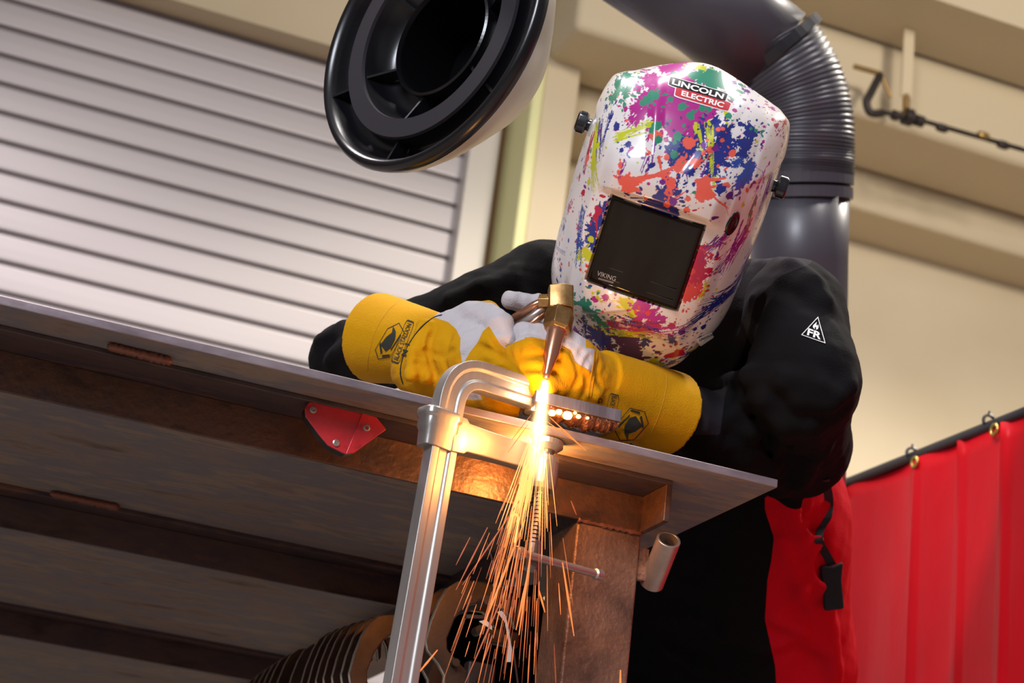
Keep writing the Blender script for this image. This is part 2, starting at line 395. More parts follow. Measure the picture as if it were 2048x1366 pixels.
# shutter
topz = PY(430, 55, YW)[2]; xr = PY(915, 440, YW)[0]
zs = [PY(0, 105+59.5*k, YW)[2] for k in range(9)]
pitch = abs(np.polyfit(range(9), zs, 1)[0]); z0 = zs[2]
b = MB(); bg = MB()
kk = range(int((z0-topz)/pitch), int(z0/pitch)+1)
xl = -3.2
for k in kk:
    zt = z0-k*pitch; zb = zt-pitch; g = .0072
    if zb < 0: zb = 0
    prof = [(zt-g, .006), (zt-g-.002, .000), (zt-g-.010, -.0012), (zt-pitch*.5, -.0018), (zb+g+.010, -.0012), (zb+g+.002, .000), (zb+g, .006)]
    vs = []; n = len(prof)
    for x in (xl, xr):
        for z, y in prof: vs.append((x, YW+y, z))
    b.add(vs, [(i, i+1, i+1+n, i+n) for i in range(n-1)])
    b.add([(xl, YW, zb-g), (xr, YW, zb-g), (xr, YW, zb+g), (xl, YW, zb+g)], [])
door = struct(b.build('door_1', M['slat']))
struct(MB().bb((xl, YW+.008, 0), (xr, YW+.016, topz)).build('door_1_joint_backing', M['groove'], door))
# guide rail on the right of the shutter
xg = PY(975, 400, YW)[0]
struct(MB().bb((xr-.01, YW-.06, 0), (xg, YW+.1, topz+.5)).build('trim_1', M['guide'], bevel=.006))
# dark corner strip + pale yellow column + tan pier
x1 = PY(1003, 400, YW)[0]; x2 = PY(1062, 400, YW-.25)[0]; x3 = PY(1146, 300, YW-.25)[0]
struct(MB().bb((xg, YW-.02, 0), (x1+.03, YW+.12, 6)).build('trim_2', M['brown']))
struct(MB().bb((x1-.02, YW-.25, 0), (x2, YW+.12, 6)).build('trim_3', M['yellowcol'], bevel=.01))
pz = PY(1130, 105, YW-.24)[2]
struct(MB().bb((x2, YW-.24, 0), (x3, YW+.12, pz)).build('trim_4', M['cream'], bevel=.008))
# lintel above the shutter
lz = PY(430, 22, YW-.1)[2]
struct(MB().bb((xl, YW-.1, topz), (xg, YW+.12, lz)).build('trim_5', M['tan']))
struct(MB().bb((xl, YW-.02, lz), (xg, YW+.12, 6)).build('trim_6', M['cream']))
# stepped beams on the right: each front face lit, each soffit in shade
xa = x2; xb = 9
def zat(x, y, Y): return PY(x, y, Y)[2]
Yl = YW-.12
zlow = zat(1900, 470, Yl); zl2 = zat(1900, 400, Yl)
struct(MB().bb((x3, Yl, zlow), (xb, YW+.2, zat(1900, 300, Yl))).build('trim_7', M['tan'], bevel=.02))
# middle beam: bottom from y 400 (back, at Yl) to y 300 (front)
zm = zat(1900, 395, Yl); Ym = PZ(1900, 285, zm)[1]
struct(MB().bb((xa, Ym, zm), (xb, Yl-.001, zat(1900, 125, Ym))).build('trim_8', M['tan'], bevel=.03))
zt = zat(1900, 128, Ym); Yt = PZ(1900, 8, zt)[1]
struct(MB().bb((xg, Yt, zt), (xb, Ym-.001, zt+.8)).build('trim_9', M['tan']))

# gas pipe with valve on the wall
Yp = Ym-.12
def pp(x, y): return PY(x, y, Yp)
gp = empty('gas_pipe', 'thin dark gas pipe with a valve running along the tan beam on the right', 'pipe', loc=tuple(pp(1740, 215)))
def part(mb, name, m, parent, **k):
    o = mb.build(name, m, None, **k); o.parent = parent; o.matrix_parent_inverse = parent_world(parent).inverted(); return o
part(MB().tube(catmull([pp(1760, 150), pp(1742, 185), pp(1733, 205), pp(1742, 226), pp(1765, 226)], 6), .014, 10), 'elbow_pipe', M['pipe'], gp, smooth=True)
part(MB().tube([pp(1765, 224), pp(1850, 243), pp(2090, 312)], .0085, 10), 'pipe_run', M['pipe'], gp, smooth=True)
mb = MB()
for x, y, r, l in ((1790, 231, .018, .02), (1815, 234, .03, .03), (1838, 242, .02, .03)):
    c = pp(x, y); mb.lathe(c-np.array([l/2, 0, 0]), (1, 0, 0), [(0, 0), (r, 0), (r, l), (0, l)], 14)
part(mb, 'valve_body', M['pipe'], gp)
for x, y in ((1884, 256), (1966, 272), (2006, 290)):
    c = pp(x, y); part(MB().lathe(c-np.array([.02, 0, 0]), (1, 0, 0), [(0, 0), (.012, 0), (.015, .01), (.015, .03), (.012, .04), (0, .04)], 12), 'pipe_coupling', M['pipe'] if x != 1966 else M['pipebrass'], gp)
part(MB().tube([pp(1708, 133), pp(1762, 148)], .009, 8), 'valve_lever', M['pipebrass'], gp)
part(MB().tube([pp(1762, 148), pp(1782, 196)], .006, 8), 'valve_strap', M['pipebrass'], gp)
part(MB().tube([pp(1812, 232), pp(1812, 190)], .012, 8), 'valve_stem', M['pipebrass'], gp)
part(MB().bb(pp(1812, 195)-np.array([.02, .004, .0]), pp(1812, 195)+np.array([.02, .004, 1.2])), 'hanger_strap', M['cream'], gp)

# ================================================================== red welding curtain
XC = P(1880, 890, 3.5)[0]
cur = empty('welding_curtain', 'red vinyl welding curtain hanging from a black rail on the right', 'curtain', loc=(XC, 2.5, 0))
ra = PX(1640, 988, XC); rb_ = PX(2048, 826, XC); dr = unit(rb_-ra); rr1 = rb_+dr*1.4; rr0 = ra-dr*.5
dn = np.array([0, 0, -1.])
RL = np.linalg.norm(rr1-rr0); nU, nV = 240, 40; vs = []; fs = []
seams = [PX(x, y, XC) for x, y in ((1832, 1000), (1920, 1000), (2012, 950))]; su = [(s-rr0)@dr for s in seams]
for j in range(nV+1):
    for i in range(nU+1):
        u = RL*i/nU; v = j/nV; q = rr0+dr*u+dn*(.008+v*1.35)
        w = .006*math.sin(u*9+.6)*(.3+v)+.0025*math.sin(u*19+v*2)+.0012*math.sin(u*47-v*3)
        for s in su: w -= .012*math.exp(-((u-s-.004*math.sin(v*5))/.006)**2)
        w += -.003*math.exp(-v*10)*math.sin(u*30)
        q = q+np.array([w, 0, 0]); vs.append(q)
for j in range(nV):
    for i in range(nU): a = j*(nU+1)+i; fs.append((a, a+1, a+nU+2, a+nU+1))
o = mesh('curtain_sheet', vs, fs, M['curtain'], None, smooth=True); o.parent = cur; o.matrix_parent_inverse = parent_world(cur).inverted()
sm = o.modifiers.new('thick', 'SOLIDIFY'); sm.thickness = .002
part(MB().tube([rr0, rr1], .0105, 14), 'rail', M['rail'], cur, smooth=True)
for x, y in ((1695, 985), (1840, 927), (2000, 862), (2150, 802)):
    c = PX(x, y, XC)+np.array([-.012, 0, 0]); mb = MB()
    ring = [c+.0095*np.array([0, math.cos(a), math.sin(a)]) for a in np.linspace(0, 2*math.pi, 20, endpoint=False)]
    part(mb.tube(ring, .0032, 8, closed=True), 'grommet', M['brassring'], cur, smooth=True)
for x, y in ((1678, 985), (1824, 917), (1978, 852)):
    c = PX(x, y-9, XC); ring = [c+.0120*(dr*0+np.array([math.cos(a), 0, math.sin(a)])*1) for a in np.linspace(0, 2*math.pi, 18, endpoint=False)]
    part(MB().tube(ring, .003, 6, closed=True).tube([c+(0, 0, .012), c+(0, 0, .020)], .002, 6), 'cable_tie', M['dark'], cur)

# ================================================================== black fume duct
td = 3.3
def pd(x, y, t=td): return P(x, y, t)
dct = empty('fume_duct', 'thick black fume extraction duct bending down behind the helmet', 'duct', loc=tuple(pd(1630, 300)))
rd = .082
part(MB().tube([pd(1262, -90), pd(1422, 15), pd(1544, 112)], rd*1.15, 40), 'upper_pipe', M['duct'], dct, smooth=True)
path = catmull([pd(1537, 92), pd(1580, 165), pd(1601, 240), pd(1603, 310), pd(1602, 350)], 26); n = len(path)
part(MB().tube(path, [rd*(1.13+.035*math.sin(i*2.2)) for i in range(n)], 40), 'flexible_elbow', M['duct'], dct, smooth=True)
part(MB().tube([pd(1547, 98), pd(1561, 114)], rd*1.2, 40), 'upper_cuff', M['dark'], dct, smooth=False)
part(MB().tube([pd(1602, 348), pd(1602, 372)], rd*1.14, 40).tube([pd(1602, 378), pd(1602, 400)], rd*1.12, 40), 'hose_band', M['duct'], dct)
part(MB().tube([pd(1602, 372), pd(1598, 520), pd(1590, 1300), pd(1590, 1300)*[1, 1, 0]+[0, 0, .002]], rd*1.06, 40), 'lower_pipe', M['duct'], dct, smooth=True)

# ================================================================== extraction hood (top)
hc = P(860, 60, 2.3); nimg = np.array([-.66, .336, .672]); HN = unit(_r*nimg[0]+_u*nimg[1]-_f*nimg[2])
Rh = 304.7/F*2.3
maj = unit(_r*(-.454)-_u*.891); maj = unit(maj-HN*(maj@HN)); mnr = np.cross(HN, maj)
hd = empty('extractor_hood', 'round black fume extractor hood with ribs at the top edge', 'hood', loc=tuple(hc))
part(MB().lathe(hc, HN, [(Rh*.925, .0), (Rh*.945, .005), (Rh*.975, .006), (Rh*.995, .001), (Rh, -.005), (Rh*.99, -.012)], 96), 'rim', M['hood'], hd, smooth=True)
part(MB().lathe(hc, HN, [(Rh*.925, .0), (Rh*.905, -.006), (Rh*.88, -.022), (Rh*.82, -.028), (Rh*.772, -.028), (Rh*.772, -.004)], 96), 'outer_channel', M['hood'], hd, smooth=True)
part(MB().lathe(hc, HN, [(Rh*.772, -.004), (Rh*.765, .0), (Rh*.635, .0), (Rh*.628, -.004)], 96), 'flat_ring', M['hoodm'], hd)
part(MB().lathe(hc, HN, [(Rh*.628, -.004), (Rh*.61, -.014), (Rh*.585, -.026), (Rh*.55, -.036), (Rh*.50, -.042), (Rh*.42, -.044)], 96), 'inner_dish', M['hood'], hd, smooth=True)
part(MB().lathe(hc, HN, [(Rh*.42, -.044), (Rh*.42, -.020), (Rh*.405, -.018), (Rh*.395, -.024)], 96), 'throat_collar', M['hood'], hd)
part(MB().lathe(hc, HN, [(Rh*.395, -.024), (Rh*.38, -.11), (0.001, -.115)], 64), 'throat', M['throat'], hd, smooth=False)
part(MB().lathe(hc, HN, [(Rh*.99, -.012), (Rh*.96, -.026), (Rh*.86, -.050), (Rh*.70, -.082), (Rh*.5, -.120), (Rh*.3, -.128), (.001, -.128)], 72), 'outer_shell', M['hoodgrey'], hd, smooth=True)
hb0 = hc-HN*.09+_u*.17; part(MB().tube([hb0, hb0+_u*.2-_r*.02, hb0+_u*.6-_r*.1], .055, 28), 'swivel_pipe', M['duct'], hd, smooth=True)
for k in range(6):
    a = rad(14+60*k); d = maj*math.cos(a)+mnr*math.sin(a); s_ = np.cross(HN, d)
    mb = MB()
    mb.prism([hc+d*Rh*.42+HN*-.043, hc+d*Rh*.56+HN*-.034, hc+d*Rh*.628+HN*-.006, hc+d*Rh*.42+HN*-.024], -s_*.0018, s_*.0018)
    part(mb, 'rib', M['hood'], hd); mb = MB()
    mb.prism([hc+d*Rh*.772+HN*-.027, hc+d*Rh*.87+HN*-.022, hc+d*Rh*.93+HN*.0, hc+d*Rh*.772+HN*-.008], -s_*.0018, s_*.0018)
    part(mb, 'rib', M['hood'], hd)

# ================================================================== BENCH
ZT, YE = .95, PZ(900, 803, .95)[1]
TH = .0105
XR = PZ(1558, 958, ZT)[0]; XL = -.30; YB = 5.25
bench = empty('welding_bench', 'rusty dark steel welding bench with a square tube leg, seen from below', 'workbench', loc=(XR, YE, 0))
def bp(mb, name, m, **k): return part(mb, name, m, bench, **k)
mb = MB(); mb.bb((XL, YE, ZT-TH), (XR, YB, ZT)); mb.m = [0]*6
o = bp(mb, 'tabletop', [M['steel_under'], M['edge']], bevel=.0015)
for p in o.data.polygons:
    if abs(p.normal.z) < .5: p.material_index = 1
zu = ZT-TH
yf0 = YE+.062; yf1 = YE+.137; zf = PY(0, 778, yf1)[2]; zf2 = PY(1150, 1045, yf1)[2]; zb_ = (zf+zf2)/2
XE = PY(1343, 1000, yf0)[0]
tfl = .006
bp(MB().bb((XL, yf0, zu-tfl), (XE, yf1, zu-.0002)), 'angle_flange', M['steel'], bevel=.001)
bp(MB().bb((XL, yf1-tfl, zb_), (XE, yf1, zu-tfl)), 'angle_web', M['rust'], bevel=.001)
bp(MB().bb((XE-.008, yf0, zb_), (XE, yf1-tfl, zu-tfl)), 'end_plate', M['rust'], bevel=.001)
# weld stitches
def bead(x0, y0, x1, y1, Z, name='weld_bead', r=.006):
    a = PZ(x0, y0, Z); c = PZ(x1, y1, Z); n = 26; pts = [a+(c-a)*i/n+np.array([0, 0, -.001+.0008*math.sin(i*9)]) for i in range(n+1)]
    rs = [r*(.7+.35*random.random()) if 0 < i < n else r*.3 for i in range(n+1)]
    return bp(MB().tube(pts, rs, 10), name, M['bead'], smooth=True)
bead(215, 690, 345, 722, zu-.004)
# crossbeams: channel sections further back
yb2 = PZ(400, 1048, zu)[1]; yb3 = PZ(265, 1253, zu)[1]
for y0 in (yb2, yb3):
    hgt = .052
    bp(MB().bb((XL, y0, zu-.007), (XE, y0+.05, zu-.0002)).bb((XL, y0+.043, zu-hgt), (XE, y0+.05, zu-.007)), 'crossbeam', M['steel'], bevel=.001)
bead(100, 985, 240, 1014, zu-.004, r=.006)
# end angle along the right side, further back
bp(MB().bb((XE-.05, yf1, zu-.05), (XE-.043, YB, zu-.0002)), 'side_rail', M['steel'])
# legs
zleg = zb_
yl0 = yf1-.002
lx0 = PY(1153, 1060, yl0)[0]; lx1 = PY(1284, 1072, yl0)[0]; lw = lx1-lx0
def leg(x0, y0, zt):
    b = MB().bb((x0, y0, 0), (x0+lw, y0+lw, zt))
    return bp(b, 'leg', M['leg'], bevel=.004)
leg(lx0, yl0, zb_-.0005); leg(XL+.05, yl0, zb_-.0005)
leg(lx0, YB-.15, zu-.005); leg(XL+.05, YB-.15, zu-.005)
a = np.array([lx0, yl0-.001, zb_]); n = 20
bp(MB().tube([a+np.array([lw*i/n, 0, .001*math.sin(i*3)]) for i in range(n+1)], [.0035*(.6+.7*random.random()) for i in range(n+1)], 8), 'weld_bead', M['bead'], smooth=True)
# tube socket welded to the leg
ys = yl0-.015
s0 = PY(1338, 1078, ys-.03); s1 = PY(1303, 1168, ys+.03); sd = unit(s0-s1); rs_ = .0150
so = bp(MB().lathe(s1, sd, [(rs_*.82, .0), (rs_, 0), (rs_, np.linalg.norm(s0-s1)), (rs_*.78, np.linalg.norm(s0-s1)), (rs_*.78, .0)], 40), 'pipe_socket', M['socket'], bevel=.001)
bp(MB().box((s0*.45+s1*.55)+np.array([-.03, .02, .0]), (.022, .004, .02)), 'socket_tab', M['leg'])

# red welding magnet on the angle's web
ymg = yf1-tfl
mg = empty('welding_magnet', 'red arrow-shaped welding magnet stuck under the bench edge', 'magnet', loc=tuple(PY(690, 855, yf0+.01)))
shape = [(610, 818), (618, 806), (632, 804), (722, 828), (750, 836), (769, 860), (708, 905), (690, 908), (655, 890), (640, 872), (612, 834)]
pts = np.array([PY(x, y, yf0+.004) for x, y in shape])
part(MB().prism(pts, (0, 0, 0), (0, .016, 0)), 'magnet_core', M['darkpanel'], mg, bevel=.001)
c0 = pts.mean(0); big = c0+(pts-c0)*1.02
part(MB().prism(big, (0, -.002, 0), (0, .0015, 0)), 'face_plate', M['magred'], mg, bevel=.0012)
part(MB().prism(big[[3, 4, 5, 6, 7]]*1, (0, -.0032, 0), (0, -.0018, 0)), 'raised_panel', M['magred'], mg, bevel=.0006)
for x, y in ((626, 820), (733, 856), (672, 886)):
    c = PY(x, y, yf0+.0015); part(MB().lathe(c, (0, -1, 0), [(.0042, 0), (.0042, .0012), (.0026, .0018), (.0018, .0006), (.0, .0006)], 16), 'rivet', M['socket'], mg)

# ================================================================== F-clamp
YC = YE-.030
ad = unit([math.cos(rad(22)), math.sin(rad(22)), 0]); an = np.array([ad[1], -ad[0], 0])  # arm dir, normal towards camera
B0 = PY(812, 1300, YC); B1 = PY(896, 790, YC)
bd = unit(B1-B0)
cl = empty('bar_clamp', 'large steel bar clamp gripping the bench edge, its long rail in front of it', 'clamp', loc=tuple(B0))
def ipro(w, t, g):  # grooved rail section: list of (along arm, along normal)
    return [(-w, -t), (-w*.45, -t), (-w*.3, -t+g), (w*.3, -t+g), (w*.45, -t), (w, -t), (w, t), (w*.45, t), (w*.3, t-g), (-w*.3, t-g), (-w*.45, t), (-w, t)]
def sweep(pts, sides, nrm, sec):
    """sides: per-point width direction; nrm constant"""
    n = len(sec); vs = []; fs = []
    for p, s_ in zip(pts, sides):
        for a, c in sec: vs.append(p+s_*a+nrm*c)
    for i in range(len(pts)-1):
        for k in range(n): fs.append((i*n+k, i*n+(k+1) % n, (i+1)*n+(k+1) % n, (i+1)*n+k))
    m = len(pts)-1; fs += [tuple(range(n))[::-1], tuple(range(m*n, m*n+n))]
    return vs, fs
wb, tb = .0172, .0085
# centreline: up the bar, round the corner, along the fixed arm
low = B0-bd*.75; corner = PY(908, 738, YC)
armend = PY(1072, 792, YC+.038)
av = unit(armend-corner)
p0 = corner-bd*.045; p1 = corner+av*.040
bez = [p0*(1-t)**2+corner*2*t*(1-t)+p1*t*t for t in np.linspace(0, 1, 14)]
line = [low, B0, corner-bd*.09]+bez+[corner+av*.07, corner+av*.10, armend]
sec = ipro(wb, tb, .0028)
tang = [unit(line[min(i+1, len(line)-1)]-line[max(i-1, 0)]) for i in range(len(line))]
nrm = unit(np.cross(av, bd));
if nrm @ (CAM-corner) < 0: nrm = -nrm
sides = [unit(np.cross(nrm, t)) for t in tang]
vs, fs = sweep(line, sides, nrm, sec)
o = mesh('rail_and_fixed_arm', vs, fs, M['clamp'], None, bevel=.0012); o.parent = cl; o.matrix_parent_inverse = parent_world(cl).inverted()
# anvil under the arm's tip
part(MB().tube([armend-bd*.002, armend-bd*.022], .011, 20), 'anvil', M['clampcast'], cl)
# sliding arm
sl0 = PY(874, 868, YC); sl1 = PY(1085, 930, YC+.045); sv = unit(sl1-sl0)
cb = MB(); cc = sl0
sq = [(math.cos(a), math.sin(a)) for a in np.linspace(0, 2*math.pi, 28, endpoint=False)]
sx = unit(np.cross(nrm, bd));
def ring(c, a, b_, e=.55): return [c+sx*a*math.copysign(abs(x)**e, x)+nrm*b_*math.copysign(abs(y)**e, y) for x, y in sq]
def loft(rings):
    n = len(rings[0]); vs = [p for r in rings for p in r]; fs = [(i*n+k, i*n+(k+1) % n, (i+1)*n+(k+1) % n, (i+1)*n+k) for i in range(len(rings)-1) for k in range(n)]
    fs += [tuple(range(n))[::-1], tuple(range((len(rings)-1)*n, len(rings)*n))]; return vs, fs
R_ = [ring(cc+bd*.0, .021, .0135), ring(cc+bd*.004, .023, .0155), ring(cc+bd*.014, .023, .0155), ring(cc+bd*.017, .025, .0175), ring(cc+bd*.024, .025, .0175), ring(cc+bd*.026, .023, .0155)]
R_ = [ring(cc-bd*.018, .020, .0125)]+R_
v_, f_ = loft(R_); cb.add(v_, f_)
part(cb, 'sliding_collar', M['clampcast'], cl, bevel=.001)
ab = MB(); up = unit(np.cross(sv, nrm));
if up[2] < 0: up = -up
secA = [(a*.0, 0) for a in ()]
def rect(c, hh, hw): return [c+up*hh+nrm*hw, c+up*hh-nrm*hw, c-up*hh-nrm*hw, c-up*hh+nrm*hw]
sta = [(0.012, .022, .0125), (.03, .021, .0125), (.036, .017, .010), (.07, .0155, .009), (.105, .015, .009), (.125, .0155, .010)]
vs = [p for d, hh, hw in sta for p in rect(sl0+sv*d+up*.003, hh, hw)]; n = 4
fs = [(i*n+k, i*n+(k+1) % n, (i+1)*n+(k+1) % n, (i+1)*n+k) for i in range(len(sta)-1) for k in range(n)]+[(3, 2, 1, 0), tuple(range((len(sta)-1)*n, len(sta)*n))]
ab.add(vs, fs); part(ab, 'sliding_arm', M['clampcast'], cl, bevel=.002)
scx = PY(1086, 945, YC+.048); part(MB().lathe(scx-bd*.022, bd, [(.0, 0), (.016, 0), (.018, .006), (.018, .034), (.016, .04), (0, .04)], 28), 'spindle_nut', M['clampcast'], cl, smooth=False)
sb = PY(1060, 1140, YC+.044); st_ = PY(1093, 900, YC+.05); ax_ = unit(st_-sb); Ls = np.linalg.norm(st_-sb)
prof = [(0, 0), (.0085, 0), (.0095, .002), (.0095, .03)]; h = .031; k = 0
while h < Ls-.005: prof += [(.0105, h), (.0105, h+.0016), (.0085, h+.0022), (.0085, h+.0042)]; h += .0048
prof += [(.0105, Ls), (0, Ls)]
part(MB().lathe(sb, ax_, prof, 24), 'spindle', M['screw'], cl)
part(MB().lathe(st_-ax_*.002, ax_, [(0, 0), (.012, 0), (.019, .006), (.019, .012), (.009, .016), (0, .016)], 28), 'pressure_pad', M['clampcast'], cl)
t0 = PY(1030, 1103, YC+.02); t1 = PY(1203, 1151, YC+.075); tdv = unit(t1-t0); Lt = np.linalg.norm(t1-t0)
part(MB().lathe(t0, tdv, [(0, 0), (.0062, 0), (.0072, .002), (.0072, .011), (.0048, .0125), (.0045, Lt-.012), (.0066, Lt-.0105), (.0066, Lt-.001), (0, Lt)], 20), 'tommy_bar', M['clampcast'], cl, smooth=False)
# stamp on rail
BC = None

# ================================================================== workpiece
wz0 = ZT+.013; wth = .0155
wk0 = PY(1072, 790, YE-.012); wk1 = PY(1243, 833, YE-.012)
wz = (PY(1243, 820, YE-.012)[2])
wa = np.array([wk0[0], YE-.012, 0]); wx1 = wk1[0]
wk = empty('cut_steel_plate', 'thick grey steel plate being cut on the bench edge, slag under it', 'steel plate', loc=((wa[0]+wx1)/2, YE, wz-.014))
part(MB().bb((wa[0], YE-.012, wz-.0145), (wx1, YE+.085, wz)), 'plate', M['work'], wk, bevel=.0008)
rs = np.random.RandomState(4); nn = 46; top = []; bot = []
vs = []; fs = []
for i in range(nn+1):
    x = wa[0]+.004+(wx1-wa[0]-.006)*i/nn
    dd = (.007+.004*abs(math.sin(i*.37))+.006*rs.rand())*(1 if i < nn-3 else .6)
    for y, z in ((-.010, 0), (-.011-.002*rs.rand(), -dd*.5), (-.006, -dd), (.004, -dd*1.1), (.018, -dd*.7), (.04, 0)):
        vs.append((x, YE+y, wz-.0145+z))
for i in range(nn):
    for k in range(5): a = i*6+k; fs.append((a, a+6, a+7, a+1))
part(MB().add(vs, fs), 'slag', M['slag'], wk, smooth=True)
for x, y, r in ((1104, 826, .0045), (1135, 831, .006), (1118, 824, .004), (1157, 833, .003), (1175, 836, .002), (1150, 826, .0022)):
    c = PY(x, y, YE-.014); part(MB().lathe(c-np.array([0, 0, r*.8]), (0, 0, 1), [(0, 0), (r*.7, r*.2), (r, r*.8), (r*.7, r*1.4), (0, r*1.6)], 12), 'molten_droplet', M['hot'], wk, smooth=True)

# ================================================================== torch
YTc = YE-.016
tip = PY(1091, 757, YTc); tb_ = PY(1113, 660, YTc+.012); ta = unit(tb_-tip)
tor = empty('cutting_torch', 'brass and copper cutting torch held over the flame by the gloved hands', 'torch', loc=tuple(tip))
Lc = np.linalg.norm(tb_-tip)
part(MB().lathe(tip, ta, [(.0, .0), (.0035, 0), (.0045, .006), (.0065, .020), (.0095, .034), (.0105, Lc-.004), (.0105, Lc+.006)], 28), 'cutting_tip', M['copper'], tor, smooth=True)
hx0 = tb_-ta*.002
def hexr(c, r, a0=0): 
    s1 = unit(np.cross(ta, _f)); s2 = np.cross(ta, s1); return [c+r*(s1*math.cos(a0+rad(60*k))+s2*math.sin(a0+rad(60*k))) for k in range(6)]
part(MB().lathe(hx0-ta*.004, ta, [(0, 0), (.010, 0), (.0125, .005), (.0125, .008), (0, .008)], 28), 'tip_collar', M['copper'], tor)
v_, f_ = loft([hexr(hx0, .0140, .2), hexr(hx0+ta*.004, .0178, .2), hexr(hx0+ta*.026, .0178, .2), hexr(hx0+ta*.030, .0155, .2)])
part(MB().add(v_, f_), 'tip_nut', M['brass'], tor, bevel=.0008)
hb = hx0+ta*.029
ta = unit(PY(1113, 590, YTc+.02)-PY(1113, 660, YTc+.012))
s1 = unit(np.cross(ta, _f)); s2 = np.cross(ta, s1)
part(MB().prism([hb+s1*a+s2*c for a, c in ((-.015, -.013), (.0, -.016), (.014, -.013), (.0155, .0), (.014, .013), (-.003, .016), (-.015, .012))], ta*0, ta*.030), 'torch_head', M['brass'], tor, bevel=.0015)
sg = 1 if proj(hb+s1*.02)[0] < proj(hb)[0] else -1
sdv = s1*sg
hp = PY(1040, 640, YTc+.03)
blk = hb+ta*.013+sdv*.013
part(MB().tube([blk-sdv*.003, blk+sdv*.012+_f*.004], .0095, 6), 'head_socket', M['brass'], tor, bevel=.0008)
hand = PY(1020, 655, YTc+.055)
for k, (dx, dz) in enumerate(((0, .008), (.004, -.004), (-.004, -.012))):
    e = hand+_u*dz; part(MB().tube([blk+_u*dz*.6+_f*.003*k, blk*.6+hand*.4+_u*dz, e], .0048, 14), 'gas_tube', M['copper'] if k != 1 else M['socket'], tor, smooth=True)

# ================================================================== PERSON
person = empty('person', 'person in black and red jacket, paint-splattered helmet and yellow gloves, bent over the bench', 'person', loc=(1.25, 2.45, 0))
PW = parent_world(person).inverted()
def addto(o, par=person):
    o.parent = par
    o.matrix_parent_inverse = parent_world(par).inverted() if par.type == 'EMPTY' else Matrix.Identity(4)
    return o
A = lambda *a: P(*a).astype(np.float32)
def G(x, y, dy): return PY(x, y, YE+dy).astype(np.float32)
sh_r = A(1085, 590, 2.50); el_r = G(700, 722, .40); wr_r = G(845, 688, .165)
sh_l = A(1590, 615, 2.38); el_l = G(1596, 888, .24); wr_l = G(1275, 796, .085); fm_l = G(1460, 872, .15)
neck = A(1330, 540, 2.58); chest = A(1400, 760, 2.62); hip = A(1520, 1330, 2.80); hip2 = A(1380, 1360, 2.84)
def torso(p):
    d = cap(p, chest, .135, A(1470, 1050, 2.72), .155)
    d = smin(d, cap(p, A(1470, 1050, 2.72), .155, hip, .145), .06)
    d = smin(d, cap(p, hip2, .14, A(1400, 1000, 2.74), .13), .05)
    d = smin(d, cap(p, A(1130, 640, 2.60), .075, A(1540, 640, 2.50), .085), .05)
    d = smin(d, cap(p, neck, .07, chest, .12), .05)
    d = smin(d, cap(p, A(1235, 1380, 2.98), .13, A(1330, 1060, 2.86), .09), .06)
    # loose back tail hanging on the right
    d = smin(d, cap(p, A(1590, 960, 2.66), .045, A(1600, 1340, 2.74), .065), .03)
    return d
def armR(p):
    d = cap(p, sh_r, .075, A(960, 640, 2.46), .058)
    d = smin(d, cap(p, A(960, 640, 2.46), .056, el_r, .052), .03)
    return smin(d, cap(p, el_r, .049, wr_r, .034), .02)
def armL(p):
    d = cap(p, sh_l, .064, A(1610, 760, 2.30), .063)
    d = smin(d, cap(p, A(1610, 760, 2.30), .064, el_l, .068), .03)
    d = smin(d, cap(p, el_l, .066, fm_l, .052), .03)
    return smin(d, cap(p, fm_l, .052, wr_l, .033), .02)
def base(p): return smin(torso(p), np.minimum(armR(p), armL(p)), .022)
ridges = []; grooves = []
def fold(pts, r=.009, dest=None, lift=0.):
    h_ = [march(base, x, y) for x, y in pts]; h_ = [h for h in h_ if h is not None]
    for a, b_ in zip(h_[:-1], h_[1:]): (ridges if dest is None else dest).append((a, b_, r))
fold([(1440, 765), (1500, 752), (1570, 760), (1640, 772)], .010)
fold([(1480, 800), (1530, 800), (1570, 850), (1585, 900)], .011)
fold([(1460, 830), (1500, 860), (1545, 930), (1560, 985)], .009)
fold([(1600, 800), (1660, 800), (1700, 775)], .010)
fold([(1620, 850), (1640, 900), (1600, 970)], .010)
fold([(1375, 800), (1400, 850), (1440, 900)], .007)
fold([(1530, 530), (1580, 535), (1620, 560), (1650, 600)], .008)
fold([(1560, 560), (1600, 570), (1630, 600)], .005)
fold([(1510, 600), (1490, 680), (1470, 760)], .007)
fold([(640, 680), (690, 660), (735, 680)], .008)
fold([(660, 720), (700, 690), (730, 710)], .007)
fold([(900, 600), (960, 575), (1010, 560)], .008)
fold([(1030, 540), (1050, 600)], .007)
fold([(1600, 1010), (1630, 1080), (1655, 1200), (1665, 1340)], .010)
fold([(1560, 1080), (1600, 1180), (1660, 1300)], .008)
fold([(1550, 1240), (1590, 1255), (1650, 1290)], .006)
fold([(1575, 1010), (1600, 1080), (1640, 1180), (1655, 1260), (1668, 1366)], .009)
fold([(1560, 1290), (1600, 1262), (1640, 1290), (1670, 1330)], .007)
fold([(1600, 1000), (1622, 1060), (1640, 1150)], .006, grooves)
fold([(1400, 1230), (1450, 1260), (1520, 1300)], .010)
fold([(1340, 1300), (1400, 1330), (1450, 1366)], .008)
fold([(1490, 830), (1530, 880), (1545, 960)], .004, grooves)
fold([(1580, 880), (1570, 960)], .004, grooves)
fold([(1525, 600), (1500, 680), (1485, 750)], .006, grooves)
fold([(1630, 1030), (1645, 1090), (1655, 1150)], .008, grooves)
